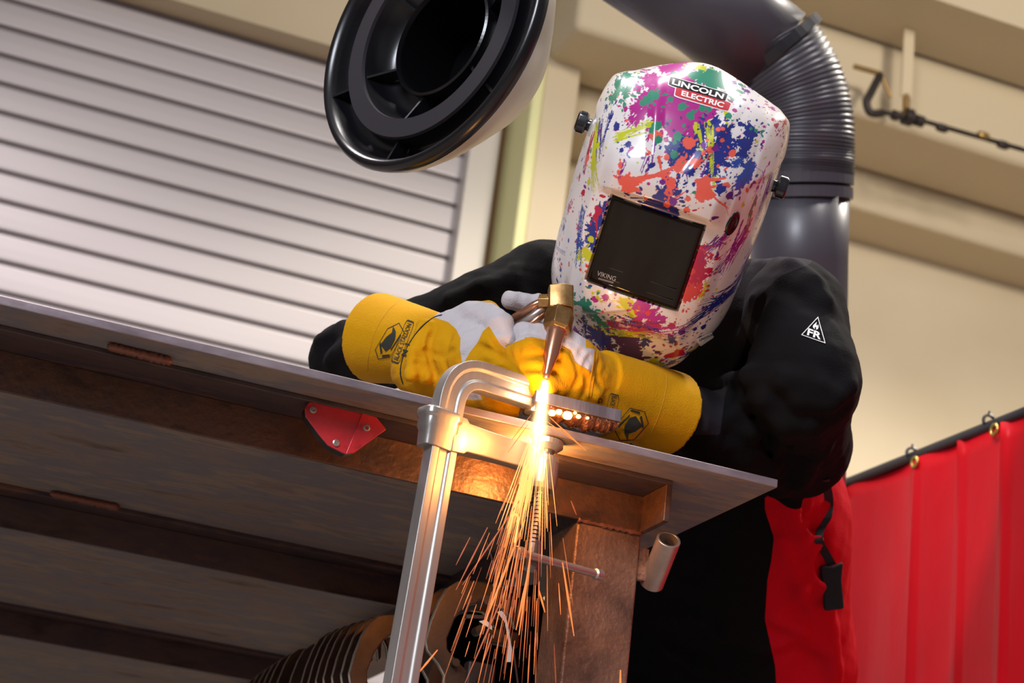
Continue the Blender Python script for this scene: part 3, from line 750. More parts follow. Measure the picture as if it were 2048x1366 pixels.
def jacket_sdf(p):
    d = base(p)
    for a, b_, r in ridges: d = smin(d, cap(p, a, r, b_, r), .016)
    for a, b_, r in grooves: d = -smin(-d, cap(p, a, r, b_, r), .012)
    d = d+.0022*wob(p, 38, 3)+.0012*wob(p, 90, 5)
    # sleeve ends open round the cuffs, hem
    return np.maximum(d, (.66-p[..., 2]))
seam = [(1530, 960), (1530, 1020), (1548, 1075), (1543, 1120), (1535, 1160), (1530, 1240), (1550, 1330), (1556, 1420)]
def sdpoly(x, y, poly, closed=True):
    d = np.full(np.shape(x), 1e9); n = len(poly)
    for i in range(n if closed else n-1):
        x0, y0 = poly[i]; x1, y1 = poly[(i+1) % n]; ex, ey = x1-x0, y1-y0; L2 = ex*ex+ey*ey+1e-9
        h = np.clip(((x-x0)*ex+(y-y0)*ey)/L2, 0, 1); d = np.minimum(d, np.hypot(x-x0-h*ex, y-y0-h*ey))
    return np.where(inpoly(x, y, poly), -d, d)
def jattr(c):
    x, y = proj(c); xs_ = np.interp(y, [q[1] for q in seam], [q[0] for q in seam])
    p = c.astype(np.float32); aL = armL(p); aR = armR(p); T = torso(p)
    r = np.minimum(np.minimum(x-xs_, (np.minimum(aL, aR)-T-.004)*1500), y-860)
    l = -sdpoly(x, y, [(1330, 700), (1460, 600), (1520, 490), (1645, 490), (1620, 528), (1560, 552), (1510, 600), (1490, 690), (1450, 790), (1440, 870), (1330, 870)])
    return np.stack([np.clip(.5+r/60, 0, 1), np.clip(.5+l/60, 0, 1), r*0], 1)
def jmat_old(c):
    x, y = proj(c); xs_ = np.interp(y, [q[1] for q in seam], [q[0] for q in seam])
    p = c.astype(np.float32); aL = armL(p); aR = armR(p); T = torso(p)
    red = (x > xs_) & (T < aL-.004) & (T < aR) & (y > 860)
    lap = inpoly(x, y, [(1330, 700), (1460, 600), (1520, 505), (1625, 512), (1600, 540), (1545, 560), (1510, 600), (1490, 690), (1450, 790), (1440, 870), (1330, 870)]) & ~red
    return np.where(red, 1, np.where(lap, 2, 0))
lo = P(560, 700, 2.35); 
jk = sculpt('jacket', jacket_sdf, (.38, 1.78, .62), (1.62, 2.95, 1.62), .0052, [M['jacket']], None, attr=jattr, smooth_it=2)
addto(jk)
bj = bvh_of(jk)
# sleeve badge: triangle with FR and a flame
def q4(c, ex, ey):
    c = np.array(c, float); ex = np.array(ex, float)/2; ey = np.array(ey, float)/2
    return (c-ex+ey, c+ex+ey, c+ex-ey, c-ex-ey)
fq = q4((1631, 657), (48, 17), (9, -45))
tv, tf = frame2d([(-.5, -.5), (.5, -.5), (0, .5)], .055); bdg = decal('sleeve_badge', tv, tf, fq, M['white'], None, bj, .0012); addto(bdg, jk)
tv, tf = text2d('FR', .03); addto(decal('badge_letters', tv*[.56, .30]+[0, -.27], tf, fq, M['white'], None, bj, .0012), jk)
tv, tf = poly2d([(-.02, -.08), (-.11, -.02), (-.12, .06), (-.06, .16), (0, .26), (.0, .14), (.04, .10), (.08, .18), (.11, .06), (.09, -.03), (.02, -.08), (.03, .0), (-.02, .04), (-.04, -.02)])
addto(decal('badge_flame', tv, tf, fq, M['white'], None, bj, .0012), jk)
# strap and tab at the back hem
def on_jacket(x, y, off):
    h = hit(bj, x, y)[0]; h = P(x, y, 2.6) if h is None else h
    return h-unit(h-CAM)*off
sp = [on_jacket(x, y, .004) for x, y in ((1650, 960), (1658, 1000), (1655, 1035), (1640, 1062), (1638, 1082), (1650, 1105), (1664, 1130))]
def ribbon(pts, w, th, wd):
    vs = []; fs = []
    for p in pts:
        for a, c in ((-w, -th), (w, -th), (w, th), (-w, th)): vs.append(p+wd*a+(-_f)*c)
    for i in range(len(pts)-1):
        for k in range(4): fs.append((i*4+k, i*4+(k+1) % 4, (i+1)*4+(k+1) % 4, (i+1)*4+k))
    m = len(pts)-1; return vs, fs+[(3, 2, 1, 0), (m*4, m*4+1, m*4+2, m*4+3)]
v_, f_ = ribbon(catmull(sp, 5), .006, .0015, unit(_r+.2*_u)); addto(MB().add(v_, f_).build('strap', M['lapel'], None, smooth=False))
q = [(1641, 1132), (1668, 1134), (1687, 1125), (1684, 1160), (1689, 1218), (1650, 1223)]
tt = min(np.linalg.norm(on_jacket(x, y, .006)-CAM) for x, y in q[:2]+q[4:]); tabp = [CAM+unit(ray(x, y))*tt for x, y in q]; addto(MB().prism(tabp, _f*0, _f*.014).build('tab', M['lapel'], None, bevel=.003))
# trousers, boots, body
hz = [P(1520, 1366, 2.80), P(1380, 1366, 2.84)]
def trou(p):
    d = 9
    for c in hz:
        c = np.array([c[0], c[1], .74]); k = c*[1, 1, 0]+[0.0, -.02, .46]; f_ = c*[1, 1, 0]+[.0, .0, .09]
        d = smin(d, smin(cap(p, c, .115, k, .085), cap(p, k, .085, f_, .07), .03), .03)
    return d+.003*wob(p, 24, 8)
hm = (hz[0]+hz[1])/2
tr = sculpt('trousers', trou, (hm[0]-.4, hm[1]-.35, 0), (hm[0]+.4, hm[1]+.35, .9), .012, [M['jeans']], None); addto(tr)
for c in hz:
    mb = MB(); fx = unit([-.8, -.6, 0]); n_ = np.array([-fx[1], fx[0], 0])
    def bring(d, w, z, o=0): return [np.array([c[0], c[1], z])+fx*(d*math.cos(a)+o)+n_*w*math.sin(a) for a in np.linspace(0, 2*math.pi, 20, endpoint=False)]
    v_, f_ = loft([bring(.145, .05, .0, .06), bring(.15, .052, .02, .06), bring(.14, .048, .05, .055), bring(.10, .045, .085, .02), bring(.065, .055, .12, 0), bring(.068, .06, .17, 0)])
    addto(mb.add(v_, f_).build('boot', M['bootm'], None, smooth=True))

# ------------------------------------------------------------------ helmet
HS = 2.2; hcen = P(1290, 505, HS)
cr = rad(18.8); e1 = _r*math.cos(cr)-_u*math.sin(cr); e2 = _r*math.sin(cr)+_u*math.cos(cr); tc = -_f
psi, phi = rad(-5.5), rad(20)
hz_ = unit(e1*math.sin(psi)+(-e2)*math.sin(phi)*math.cos(psi)+tc*math.cos(phi)*math.cos(psi))
hx_ = unit(np.cross(e2, hz_)); hy_ = np.cross(hz_, hx_)
HM = np.stack([hx_, hy_, hz_])
def H(v): return np.asarray(v)@HM+hcen
helmet = empty('welding_helmet', None, loc=tuple(hcen), parent=None); helmet.parent = person; helmet.location = tuple(np.array(hcen)-np.array(person.location))
ty = np.array([-.172, -.135, -.10, -.05, 0, .05, .09, .13, .168, .198, .219])
tf_ = np.array([-.040, -.024, -.010, -.001, 0, .001, .006, -.002, -.026, -.060, -.098])
tw = np.array([.088, .102, .113, .118, .119, .121, .1205, .119, .115, .109, .100])
tz = np.array([-.10, -.125, -.15, -.165, -.17, -.175, -.178, -.178, -.178, -.175, -.17])
te = np.array([.80, .76, .70, .64, .60, .60, .62, .68, .74, .80, .86])
tdp = np.array([-.045, -.034, -.018, -.004, 0, 0, 0, .004, .014, .028, .044])
NR, NC = 520, 640
def cub(xq, x, y):   # smooth interpolation
    m = np.gradient(y, x); i = np.clip(np.searchsorted(x, xq)-1, 0, len(x)-2); h = x[i+1]-x[i]; t = (xq-x[i])/h
    return (2*t**3-3*t**2+1)*y[i]+(t**3-2*t**2+t)*h*m[i]+(-2*t**3+3*t**2)*y[i+1]+(t**3-t**2)*h*m[i+1]
yy = np.linspace(-.172, .219, NR); f_r, w_r, z_r, e_r, d_r = [cub(yy, ty, a) for a in (tf_, tw, tz, te, tdp)]
th = np.linspace(0, math.pi/2, 900); V = np.zeros((NR, NC, 3)); SA = np.zeros((NR, NC))
for j in range(NR):
    xs = w_r[j]*np.sin(th)**e_r[j]; zs_ = z_r[j]+(f_r[j]-z_r[j])*np.cos(th)**e_r[j]
    sa = np.concatenate([[0], np.cumsum(np.hypot(np.diff(xs), np.diff(zs_)))]); L = sa[-1]
    q = np.linspace(-L, L, NC); aq = np.abs(q); V[j, :, 0] = np.sign(q)*np.interp(aq, sa, xs); V[j, :, 2] = np.interp(aq, sa, zs_); SA[j] = q
    rr = (aq/L); V[j, :, 1] = yy[j]-d_r[j]*(np.sqrt(rr**2+.05)-.2236)*1.28*np.where((q < 0) & (yy[j] > .1), 1.45, 1.0)
X, Y = V[..., 0], V[..., 1]; ax_b = np.abs(X)
fr = ss(-.12, -.05, V[..., 2])
plat = ss(.094, .080, ax_b+.12*np.abs(Y-.01)*ss(-.02, -.1, Y))*ss(-.112, -.088, Y)*ss(.155, .11, Y+.25*(ax_b-.04))
brow = ss(.080, .060, ax_b)*ss(.0585-1.2*(ax_b)**2, .0720-1.2*(ax_b)**2, Y)*ss(.13, .085, Y)
lensrec = ss(.0600, .0580, ax_b)*ss(-.0570, -.0550, Y)*ss(.0570, .0550, Y)
disp = .0085*plat+.011*brow-.006*lensrec
cz = ss(.012, .0, np.abs(ax_b-(.018+.35*(Y-.10))))*ss(.10, .12, Y)*.0035*ss(.21, .16, Y)
tmp = -.006*np.exp(-((ax_b-.098)/.018)**2-((Y-.135)/.035)**2)
shv = .005*ss(.0, .01, Y-(.10+.6*(ax_b-.085)))*ss(.085, .095, ax_b)
disp = disp+cz+tmp+shv
jaw = .004*ss(.0, .006, -(Y+.098)-0.5*(ax_b-.05))
disp = disp-jaw
V[..., 2] += disp*fr; V[..., 0] += np.sign(X)*disp*.5*(1-fr)
WV = H(V)
# paint job in surface coordinates (arc across, height)
Sg = SA; Tg = np.repeat(np.concatenate([[0], np.cumsum(np.hypot(np.diff(yy), np.diff(f_r)))])[:, None], NC, 1)
px_, py_ = proj(WV)
du = np.gradient(WV, axis=1); dv_ = np.gradient(WV, axis=0); NN = np.cross(du, dv_); vis = ((CAM-WV)*NN).sum(-1) > 0
pxv = np.where(vis, px_, 1e6)
def st(x, y): i = np.argmin((pxv-x)**2+(py_-y)**2); return Sg.flat[i], Tg.flat[i]
base_c = np.array(S((222, 216, 213))); PC = np.ones((NR, NC, 3))*base_c
rp = np.random.RandomState(11)
CO = {k: np.array(S(v)) for k, v in dict(M=(168, 30, 128), T=(42, 128, 100), N=(34, 44, 124), C=(228, 92, 74), P=(112, 34, 136), L=(188, 192, 28), R=(176, 20, 62), D=(66, 24, 92), O=(206, 60, 52), B=(40, 70, 150)).items()}
def blob(s, t, r, c, rag=.22, asp=1., ang=0.):
    dS = Sg-s; dT = Tg-t; m = (np.abs(dS) < r*2.4*max(asp, 1)) & (np.abs(dT) < r*2.4*max(asp, 1))
    if not m.any(): return
    a = dS[m]; b_ = dT[m]; ca, sa = math.cos(ang), math.sin(ang); u = (a*ca+b_*sa)/asp; v = -a*sa+b_*ca
    an_ = np.arctan2(v, u); rr = np.hypot(u, v); k = np.zeros_like(an_)
    if r > .0025:
        for n_ in (2, 3, 5, 8, 13, 21): k += np.sin(n_*an_+rp.rand()*6.28)*rp.rand()/(1+.12*n_)
        k += .9*np.maximum(0, np.sin(17*an_+rp.rand()*6.28))**6*rp.rand()
    sel = rr < r*(1+rag*k); q = PC[m]; q[sel] = CO[c]; PC[m] = q
def drop(s, t, r, c, n, spread=2.2):
    for _ in range(n):
        a = rp.rand()*6.28; d = r*(1.0+spread*rp.rand()**1.5); rr = min(.0032, r*.22)*(.25+.75*rp.rand()**2)+.0003
        blob(s+d*math.cos(a), t+d*math.sin(a), rr, c, .1, 1+1.6*rp.rand(), a)
def streak(s0, t0, s1, t1, w, c, n=1, sp=0.):
    for _ in range(n):
        o1 = (rp.rand(2)-.5)*sp*2; o2 = (rp.rand(2)-.5)*sp*2.4; A0 = np.array([s0, t0])+o1; A1 = np.array([s1, t1])+o2; d = A1-A0; L = np.hypot(*d)+1e-6
        m = (np.abs(Sg-(A0[0]+A1[0])/2) < L*.6+w*2) & (np.abs(Tg-(A0[1]+A1[1])/2) < L*.6+w*2)
        if not m.any(): continue
        qx = Sg[m]-A0[0]; qy = Tg[m]-A0[1]; h = np.clip((qx*d[0]+qy*d[1])/L**2, 0, 1); dist = np.hypot(qx-h*d[0], qy-h*d[1])
        ww = np.maximum(w*(.45+.75*rp.rand())*(1-.7*h)*(1+.25*np.sin(h*L*700+rp.rand()*6)*np.sin(h*L*311)), .00028); sel = dist < ww; q = PC[m]; q[sel] = CO[c]; PC[m] = q
def z1(x, y): return st(1080+x/3.793, 90+y/3.793)
def z2(x, y): return st(1080+x/3.793, 400+y/3.793)
ZS = HS/F/3.793
def BL(z, l, n=14):
    for it in l:
        x, y, r, c = it[:4]; s, t = z(x, y); rag = it[4] if len(it) > 4 else .24
        blob(s, t, r*ZS*1.06, c, rag if r > 30 else .08); drop(s, t, r*ZS, c, int(n*min(1, r/60)))
def STK(z, l):
    for x0, y0, x1, y1, w, c, n, sp in l:
        s0, t0 = z(x0, y0); s1, t1 = z(x1, y1); streak(s0, t0, s1, t1, w*ZS, c, n, sp*ZS)
# background spatter over the entire shell
for k in range(1100):
    c = 'MPNRCLTPNB'[rp.randint(10)]; i = rp.randint(NR); j = rp.randint(NC)
    a = rp.rand()*3; blob(Sg[i, j], Tg[i, j], .0005+.0017*rp.rand()**2.5, c, .1, 1+1.5*rp.rand(), a)
for k in range(70):   # large splats for the sides and the parts out of the camera's view
    j = rp.randint(NC); i = rp.randint(NR)
    if .16*NC < j < .80*NC and i > .2*NR: continue
    c = 'MPNRLTPB'[rp.randint(8)]; r = .004+.009*rp.rand(); blob(Sg[i, j], Tg[i, j], r, c, .35); drop(Sg[i, j], Tg[i, j], r, c, 14)
BL(z1, [(1000, 480, 175, 'M'), (890, 300, 100, 'M'), (850, 440, 110, 'M'), (1180, 540, 110, 'M'), (1080, 300, 90, 'M'), (960, 180, 70, 'M'), (1060, 120, 55, 'M'), (1040, 610, 70, 'M', .5), (1160, 640, 50, 'M', .5), (730, 480, 50, 'M', .5), (740, 330, 34, 'M'), (930, 560, 70, 'M', .5), (1110, 420, 110, 'M'), (820, 250, 50, 'M', .5), (1010, 170, 60, 'M', .5), (1250, 500, 60, 'M', .5), (690, 560, 26, 'M', .7), (650, 480, 20, 'M', .6),
 (650, 230, 70, 'T'), (590, 300, 60, 'T'), (560, 390, 60, 'T', .4), (650, 350, 60, 'T', .4), (1280, 250, 95, 'T'), (1370, 260, 65, 'T'), (1170, 230, 45, 'T'), (1390, 300, 55, 'T'), (1180, 160, 40, 'L'), (1230, 175, 26, 'L'), (860, 380, 44, 'T'), (810, 410, 30, 'T'), (780, 440, 26, 'T')], 26)
STK(z1, [(830, 600, 570, 700, 9, 'L', 12, 26), (800, 660, 560, 730, 4, 'L', 7, 12), (780, 520, 700, 600, 12, 'M', 8, 40), (900, 600, 830, 700, 10, 'M', 6, 30), (1190, 620, 1230, 860, 12, 'L', 7, 26), (1280, 600, 1310, 1000, 10, 'L', 8, 30), (1310, 900, 1315, 1100, 9, 'L', 4, 8), (1400, 500, 1430, 640, 12, 'L', 4, 14), (1230, 600, 1250, 800, 9, 'N', 5, 30),
 (430, 620, 420, 1080, 10, 'L', 14, 46), (470, 560, 440, 840, 8, 'N', 8, 40), (400, 680, 330, 960, 9, 'R', 8, 30), (540, 520, 470, 780, 6, 'N', 8, 30)])
BL(z1, [(1370, 660, 70, 'N'), (1400, 760, 75, 'N'), (1350, 860, 60, 'N', .4), (1330, 590, 40, 'N'), (1080, 800, 85, 'N'), (1030, 860, 60, 'N'), (1170, 850, 60, 'N'), (1190, 720, 40, 'N'), (1130, 940, 50, 'N', .4), (1300, 960, 50, 'N', .5), (1600, 660, 58, 'N'), (1560, 750, 60, 'N'), (1540, 820, 44, 'N'), (1490, 740, 34, 'N', .5), (1590, 920, 50, 'B'), (1560, 1000, 62, 'B'), (1500, 890, 36, 'B', .5), (1520, 1060, 42, 'B'), (1370, 1090, 36, 'N', .1), (1440, 1140, 28, 'N', .1), (930, 1150, 62, 'N'), (860, 1220, 72, 'N'), (960, 1250, 80, 'N', .3), (1020, 1100, 36, 'N'), (580, 615, 30, 'N', .1), (535, 545, 24, 'N', .3), (720, 295, 20, 'N'), (625, 250, 14, 'N'), (670, 755, 22, 'N'), (620, 800, 16, 'N'), (1430, 910, 20, 'N'), (1520, 600, 22, 'N', .5)], 18)
STK(z1, [(1290, 620, 1300, 1000, 8, 'L', 7, 22), (1210, 660, 1240, 860, 7, 'L', 4, 14)])
BL(z1, [(670, 1055, 68, 'C', .2), (1060, 920, 42, 'C'), (1180, 900, 34, 'C'), (990, 1050, 40, 'C'), (975, 1120, 30, 'C'), (960, 1215, 26, 'C', .1), (1240, 1080, 62, 'C'), (1225, 1150, 40, 'C'), (1290, 1140, 34, 'C'), (1130, 745, 44, 'C', .2), (875, 690, 40, 'C', .3), (615, 910, 22, 'C'), (600, 965, 18, 'C'), (770, 778, 22, 'C', .5), (830, 815, 12, 'C'), (655, 572, 12, 'C'), (1290, 795, 26, 'C', .2), (1240, 818, 16, 'C'), (1350, 640, 18, 'C', .2), (1390, 635, 16, 'C'), (1380, 725, 17, 'C'), (1460, 820, 28, 'C', .5), (1125, 1165, 20, 'C'), (960, 855, 20, 'C'), (1110, 1250, 22, 'C', .5), (1350, 920, 12, 'C'), (800, 1165, 14, 'C', .1), (1075, 855, 14, 'C')], 10)
STK(z1, [(640, 1040, 900, 980, 26, 'C', 2, 6), (900, 980, 1060, 900, 22, 'C', 2, 6), (1060, 900, 1240, 880, 20, 'C', 2, 8), (900, 850, 930, 990, 12, 'C', 1, 2), (930, 980, 1010, 1090, 24, 'C', 2, 4), (1000, 1080, 960, 1220, 16, 'C', 1, 2), (960, 1200, 1100, 1110, 12, 'C', 1, 2), (1290, 1120, 1430, 1240, 18, 'C', 1, 2), (1400, 1200, 1430, 1290, 7, 'C', 1, 1), (1190, 1030, 1410, 1010, 16, 'C', 2, 4), (560, 990, 640, 1020, 10, 'C', 1, 3), (690, 1160, 790, 1162, 7, 'N', 1, 1), (1220, 1000, 1270, 880, 9, 'P', 2, 6), (1110, 960, 1120, 1040, 9, 'P', 1, 2), (870, 720, 850, 900, 12, 'P', 1, 3), (820, 860, 790, 960, 5, 'P', 6, 30), (640, 900, 620, 1000, 5, 'P', 4, 30), (1600, 900, 1690, 960, 4, 'P', 1, 1), (1690, 960, 1700, 1060, 4, 'P', 1, 1)])
BL(z1, [(990, 410, 24, 'T', .1), (960, 375, 12, 'T', .1), (1080, 465, 30, 'T', .3), (1140, 535, 30, 'T', .2), (1160, 505, 16, 'T'), (880, 615, 36, 'T', .1), (845, 645, 22, 'T'), (900, 720, 26, 'T', .1), (1045, 690, 30, 'T', .3), (1020, 740, 16, 'T'), (1020, 832, 28, 'T', .1), (1230, 480, 26, 'T', .2), (1280, 485, 22, 'T'), (1430, 540, 26, 'T', .2), (1600, 635, 14, 'T'), (1640, 650, 18, 'T', .1), (930, 470, 12, 'T'), (990, 570, 12, 'T'), (1090, 610, 12, 'T'), (780, 170, 14, 'T'),
 (1330, 780, 24, 'P', .1), (1240, 762, 20, 'P', .1), (930, 1042, 20, 'P', .1), (1010, 1190, 30, 'P', .2), (1470, 285, 22, 'P', .4), (1500, 255, 12, 'P'), (1575, 350, 24, 'P', .4), (1600, 300, 14, 'P'), (1550, 412, 18, 'P'), (1610, 420, 16, 'P'), (1580, 482, 14, 'M'), (1760, 480, 34, 'M', .5), (1770, 565, 22, 'R', .1), (1795, 610, 34, 'R', .3), (1800, 680, 18, 'R', .1), (1695, 732, 17, 'M', .1), (1720, 430, 18, 'M', .5), (1840, 760, 14, 'M'), (1740, 900, 18, 'M', .5), (1520, 465, 10, 'N'), (1495, 570, 9, 'N'), (1850, 620, 18, 'L', .6), (1700, 860, 8, 'L')], 12)
STK(z1, [(1880, 620, 1840, 900, 5, 'P', 8, 24), (1740, 1040, 1640, 1340, 6, 'P', 22, 60), (1640, 1160, 1590, 1290, 15, 'T', 8, 16), (1840, 1100, 1700, 1360, 5, 'L', 8, 50), (1700, 960, 1640, 1150, 4, 'M', 10, 50), (1860, 900, 1800, 1200, 5, 'M', 12, 40)])
# lively streaky sides
BL(z1, [(500, 470, 24, 'N', .6), (440, 760, 24, 'L', .7), (400, 920, 30, 'L', .7), (370, 1040, 22, 'L', .6), (330, 1120, 24, 'R', .7), (300, 1000, 20, 'R', .6), (450, 660, 20, 'P', .7), (360, 860, 26, 'C', .6), (1850, 700, 20, 'P', .6), (1860, 860, 22, 'M', .6), (1830, 960, 20, 'R', .6), (1790, 1040, 22, 'P', .7), (1720, 1140, 24, 'P', .7), (1780, 1180, 20, 'L', .7), (1680, 780, 12, 'M', .1), (1740, 1000, 16, 'L', .5), (1650, 1080, 14, 'P', .6), (1700, 620, 14, 'M', .6), (1480, 360, 14, 'P', .5), (1540, 330, 12, 'P'), (1620, 320, 12, 'N', .5), (1450, 430, 12, 'M'), (1660, 470, 12, 'P')], 22)
# lower half
BL(z2, [(440, 140, 46, 'N'), (400, 230, 60, 'N', .4), (395, 330, 55, 'N', .4), (480, 70, 40, 'N', .5), (440, 80, 34, 'R'), (420, 130, 26, 'R'), (300, 330, 34, 'B', .4), (375, 430, 36, 'L'), (345, 390, 28, 'L', .2), (385, 300, 26, 'L', .2), (300, 420, 34, 'L', .5), (355, 500, 14, 'O', .1), (305, 530, 12, 'O'), (345, 545, 9, 'O'), (440, 470, 10, 'N'), (290, 210, 22, 'R', .4), (180, 210, 28, 'N', .5), (150, 450, 14, 'N'), (155, 530, 18, 'N', .4), (150, 650, 16, 'N', .6), (220, 60, 36, 'R', .5),
 (1240, 385, 44, 'O', .4), (1210, 470, 56, 'R'), (1190, 560, 70, 'R', .4), (1150, 620, 60, 'R'), (1170, 690, 60, 'O', .4), (1110, 740, 40, 'O', .4), (1200, 420, 34, 'R'), (1240, 530, 44, 'R', .6), (1150, 540, 26, 'O'),
 (420, 755, 26, 'M'), (500, 740, 26, 'M', .4), (445, 700, 16, 'L', .2), (400, 705, 12, 'L'), (340, 800, 54, 'T', .4), (390, 860, 50, 'T'), (460, 930, 46, 'T', .4), (540, 940, 30, 'R', .4), (650, 785, 46, 'L', .3), (700, 850, 46, 'L', .3), (740, 800, 40, 'M'), (800, 850, 72, 'M', .4), (860, 900, 46, 'M', .4), (760, 960, 62, 'O', .4), (850, 960, 50, 'R', .5), (930, 900, 24, 'M', .6), (1000, 960, 30, 'R', .6), (820, 860, 18, 'O', .5), (440, 1030, 74, 'D', .4), (500, 1080, 60, 'N', .4), (400, 1000, 40, 'N', .5), (600, 1060, 50, 'D', .5), (690, 1100, 80, 'D', .3), (720, 1190, 70, 'D', .35), (640, 1160, 40, 'D'), (800, 1060, 46, 'N', .6), (1000, 1060, 44, 'N', .6), (1240, 962, 28, 'N', .1), (1175, 978, 20, 'N', .1), (1215, 1040, 20, 'N'), (1110, 1130, 14, 'N'), (890, 1155, 20, 'D', .4), (1290, 905, 10, 'N'), (1075, 1000, 30, 'N', .7), (240, 905, 12, 'T', .1), (260, 780, 24, 'T', .6)], 18)
STK(z2, [(430, 120, 432, 280, 12, 'R', 2, 4), (1220, 350, 1390, 330, 8, 'R', 3, 10), (1400, 260, 1290, 420, 7, 'P', 14, 70), (1560, 220, 1380, 520, 8, 'P', 26, 90), (1640, 340, 1500, 560, 9, 'P', 18, 60), (1560, 500, 1340, 760, 7, 'D', 26, 80), (1660, 220, 1560, 460, 6, 'R', 10, 60), (1500, 640, 1250, 800, 6, 'N', 22, 60), (1380, 740, 1100, 960, 6, 'N', 18, 60), (1600, 100, 1560, 260, 10, 'T', 6, 20), (1260, 640, 1220, 760, 6, 'L', 6, 40), (560, 960, 1080, 1000, 6, 'M', 14, 60), (560, 1010, 900, 1040, 5, 'L', 10, 50), (620, 900, 900, 950, 4, 'N', 12, 60), (420, 730, 480, 790, 5, 'L', 5, 20), (120, 350, 190, 400, 5, 'N', 4, 16), (340, 900, 350, 1080, 4, 'N', 8, 30), (330, 60, 290, 480, 5, 'B', 10, 50), (400, 1130, 560, 1150, 4, 'D', 12, 40)])
# plain area under the brow and round the window keeps little paint
me = bpy.data.meshes.new('shell'); idx = np.arange(NR*NC).reshape(NR, NC)
Fc = np.stack([idx[:-1, :-1], idx[:-1, 1:], idx[1:, 1:], idx[1:, :-1]], -1).reshape(-1, 4)
me.vertices.add(NR*NC); me.vertices.foreach_set('co', WV.astype(np.float32).ravel()); me.loops.add(Fc.size); me.loops.foreach_set('vertex_index', Fc.astype(np.int32).ravel())
me.polygons.add(len(Fc)); me.polygons.foreach_set('loop_start', np.arange(0, Fc.size, 4, dtype=np.int32)); me.polygons.foreach_set('loop_total', np.full(len(Fc), 4, np.int32))
me.materials.append(M['shell']); me.materials.append(M['shellin']); me.update(calc_edges=True); me.polygons.foreach_set('use_smooth', np.ones(len(Fc), bool))
ca = me.color_attributes.new('paint', 'FLOAT_COLOR', 'POINT'); cc_ = np.ones((NR*NC, 4), np.float32); cc_[:, :3] = PC.reshape(-1, 3); ca.data.foreach_set('color', cc_.ravel())
shell = bpy.data.objects.new('shell', me); COL.objects.link(shell)
bs = bvh_of(shell)
sm = shell.modifiers.new('thick', 'SOLIDIFY'); sm.thickness = .003; sm.offset = -1; sm.material_offset = 1; sm.material_offset_rim = 0
def hadd(o): 
    if o is None: return None
    o.parent = helmet; o.matrix_parent_inverse = Matrix.Translation(-Vector(hcen)); return o
hadd(shell)
def hbox(b, lo, hi):
    vs = [H((x, y, z)) for x in (lo[0], hi[0]) for y in (lo[1], hi[1]) for z in (lo[2], hi[2])]
    return b.add(vs, [(0, 1, 3, 2), (4, 6, 7, 5), (0, 4, 5, 1), (2, 3, 7, 6), (0, 2, 6, 4), (1, 5, 7, 3)])
# lens: slightly bowed glass slab
LW, LH = .0565, .0535; vs = []; fs = []; nl = 24
for zz in (.0050, .0010):
    for j in range(nl+1):
        for i in range(nl+1):
            x = -LW+2*LW*i/nl; y = -LH+2*LH*j/nl; vs.append(H((x, y, zz+.0032*(1-(x/LW)**2))))
n2 = (nl+1)**2
for j in range(nl):
    for i in range(nl): a = j*(nl+1)+i; fs += [(a, a+1, a+nl+2, a+nl+1), (a+n2, a+nl+1+n2, a+nl+2+n2, a+1+n2)]
rimi = [i for i in range(nl+1)]+[(j+1)*(nl+1)-1 for j in range(1, nl+1)]+[nl*(nl+1)+i for i in range(nl-1, -1, -1)]+[j*(nl+1) for j in range(nl-1, 0, -1)]
for a, b_ in zip(rimi, rimi[1:]+rimi[:1]): fs.append((b_, a, a+n2, b_+n2))
lens = hadd(mesh('lens', vs, fs, M['lens'], None, smooth=False)); lens.data.polygons.foreach_set('use_smooth', [True]*len(lens.data.polygons))
blens = bvh_of(lens)
mb = MB(); hbox(mb, (-.0575, -.0545, -.012), (.0575, .0545, .0022)); hadd(mb.build('lens_backing', M['shellin'], None))
def ctr(*a): return a
tv, tf = text2d('VIKING'); hadd(decal('lens_lettering', tv, tf, q4((1213, 552), (37, 12), (3, -9)), M['lensgrey'], None, blens, .0003, .01))
for fy in (.25, -.35):
    hadd(decal('lens_fine_print', *poly2d([(-.5, fy-.12), (.5, fy-.12), (.5, fy+.12), (-.5, fy+.12)]), q4((1212, 561), (30, 9), (1, -3)), M['lensgrey'], None, blens, .0003, .01))
# chrome-thin step lines near the lens' lower end
for yb in (-.030, -.044):
    mb = MB(); hbox(mb, (-.035, yb, .0072), (.050, yb+.0008, .0079)); hadd(mb.build('lens_ridge', M['lensframe'], None))
# badge
def lq(x0, y0, x1, y1, x2, y2, x3, y3, z=(1080, 90)): return [(z[0]+a/3.793, z[1]+b_/3.793) for a, b_ in ((x0, y0), (x1, y1), (x2, y2), (x3, y3))]
bq = lq(990, 240, 1425, 370, 1402, 430, 975, 305); rq = lq(1035, 320, 1450, 440, 1425, 505, 1022, 385)
RRp = rrect(1, 1, .12)
hadd(decal('badge_border', *poly2d(np.array(RRp)), lq(983, 233, 1432, 366, 1408, 442, 968, 310), M['white'], None, bs, .0003, .003))
hadd(decal('badge_border', *poly2d(np.array(RRp)), lq(1028, 312, 1458, 436, 1430, 513, 1014, 392), M['white'], None, bs, .0003, .003))
hadd(decal('badge_black_panel', *poly2d(np.array(RRp)), bq, M['black'], None, bs, .0005, .003))
hadd(decal('badge_red_panel', *poly2d(np.array(RRp)), rq, M['redprint'], None, bs, .0005, .003))
tv, tf = text2d('LINCOLN', .035); hadd(decal('badge_lettering', tv*[.90, .66], tf, bq, M['white'], None, bs, .0007, .003))
tv, tf = text2d('ELECTRIC', .035); hadd(decal('badge_lettering', tv*[.78, .60], tf, rq, M['white'], None, bs, .0007, .003))
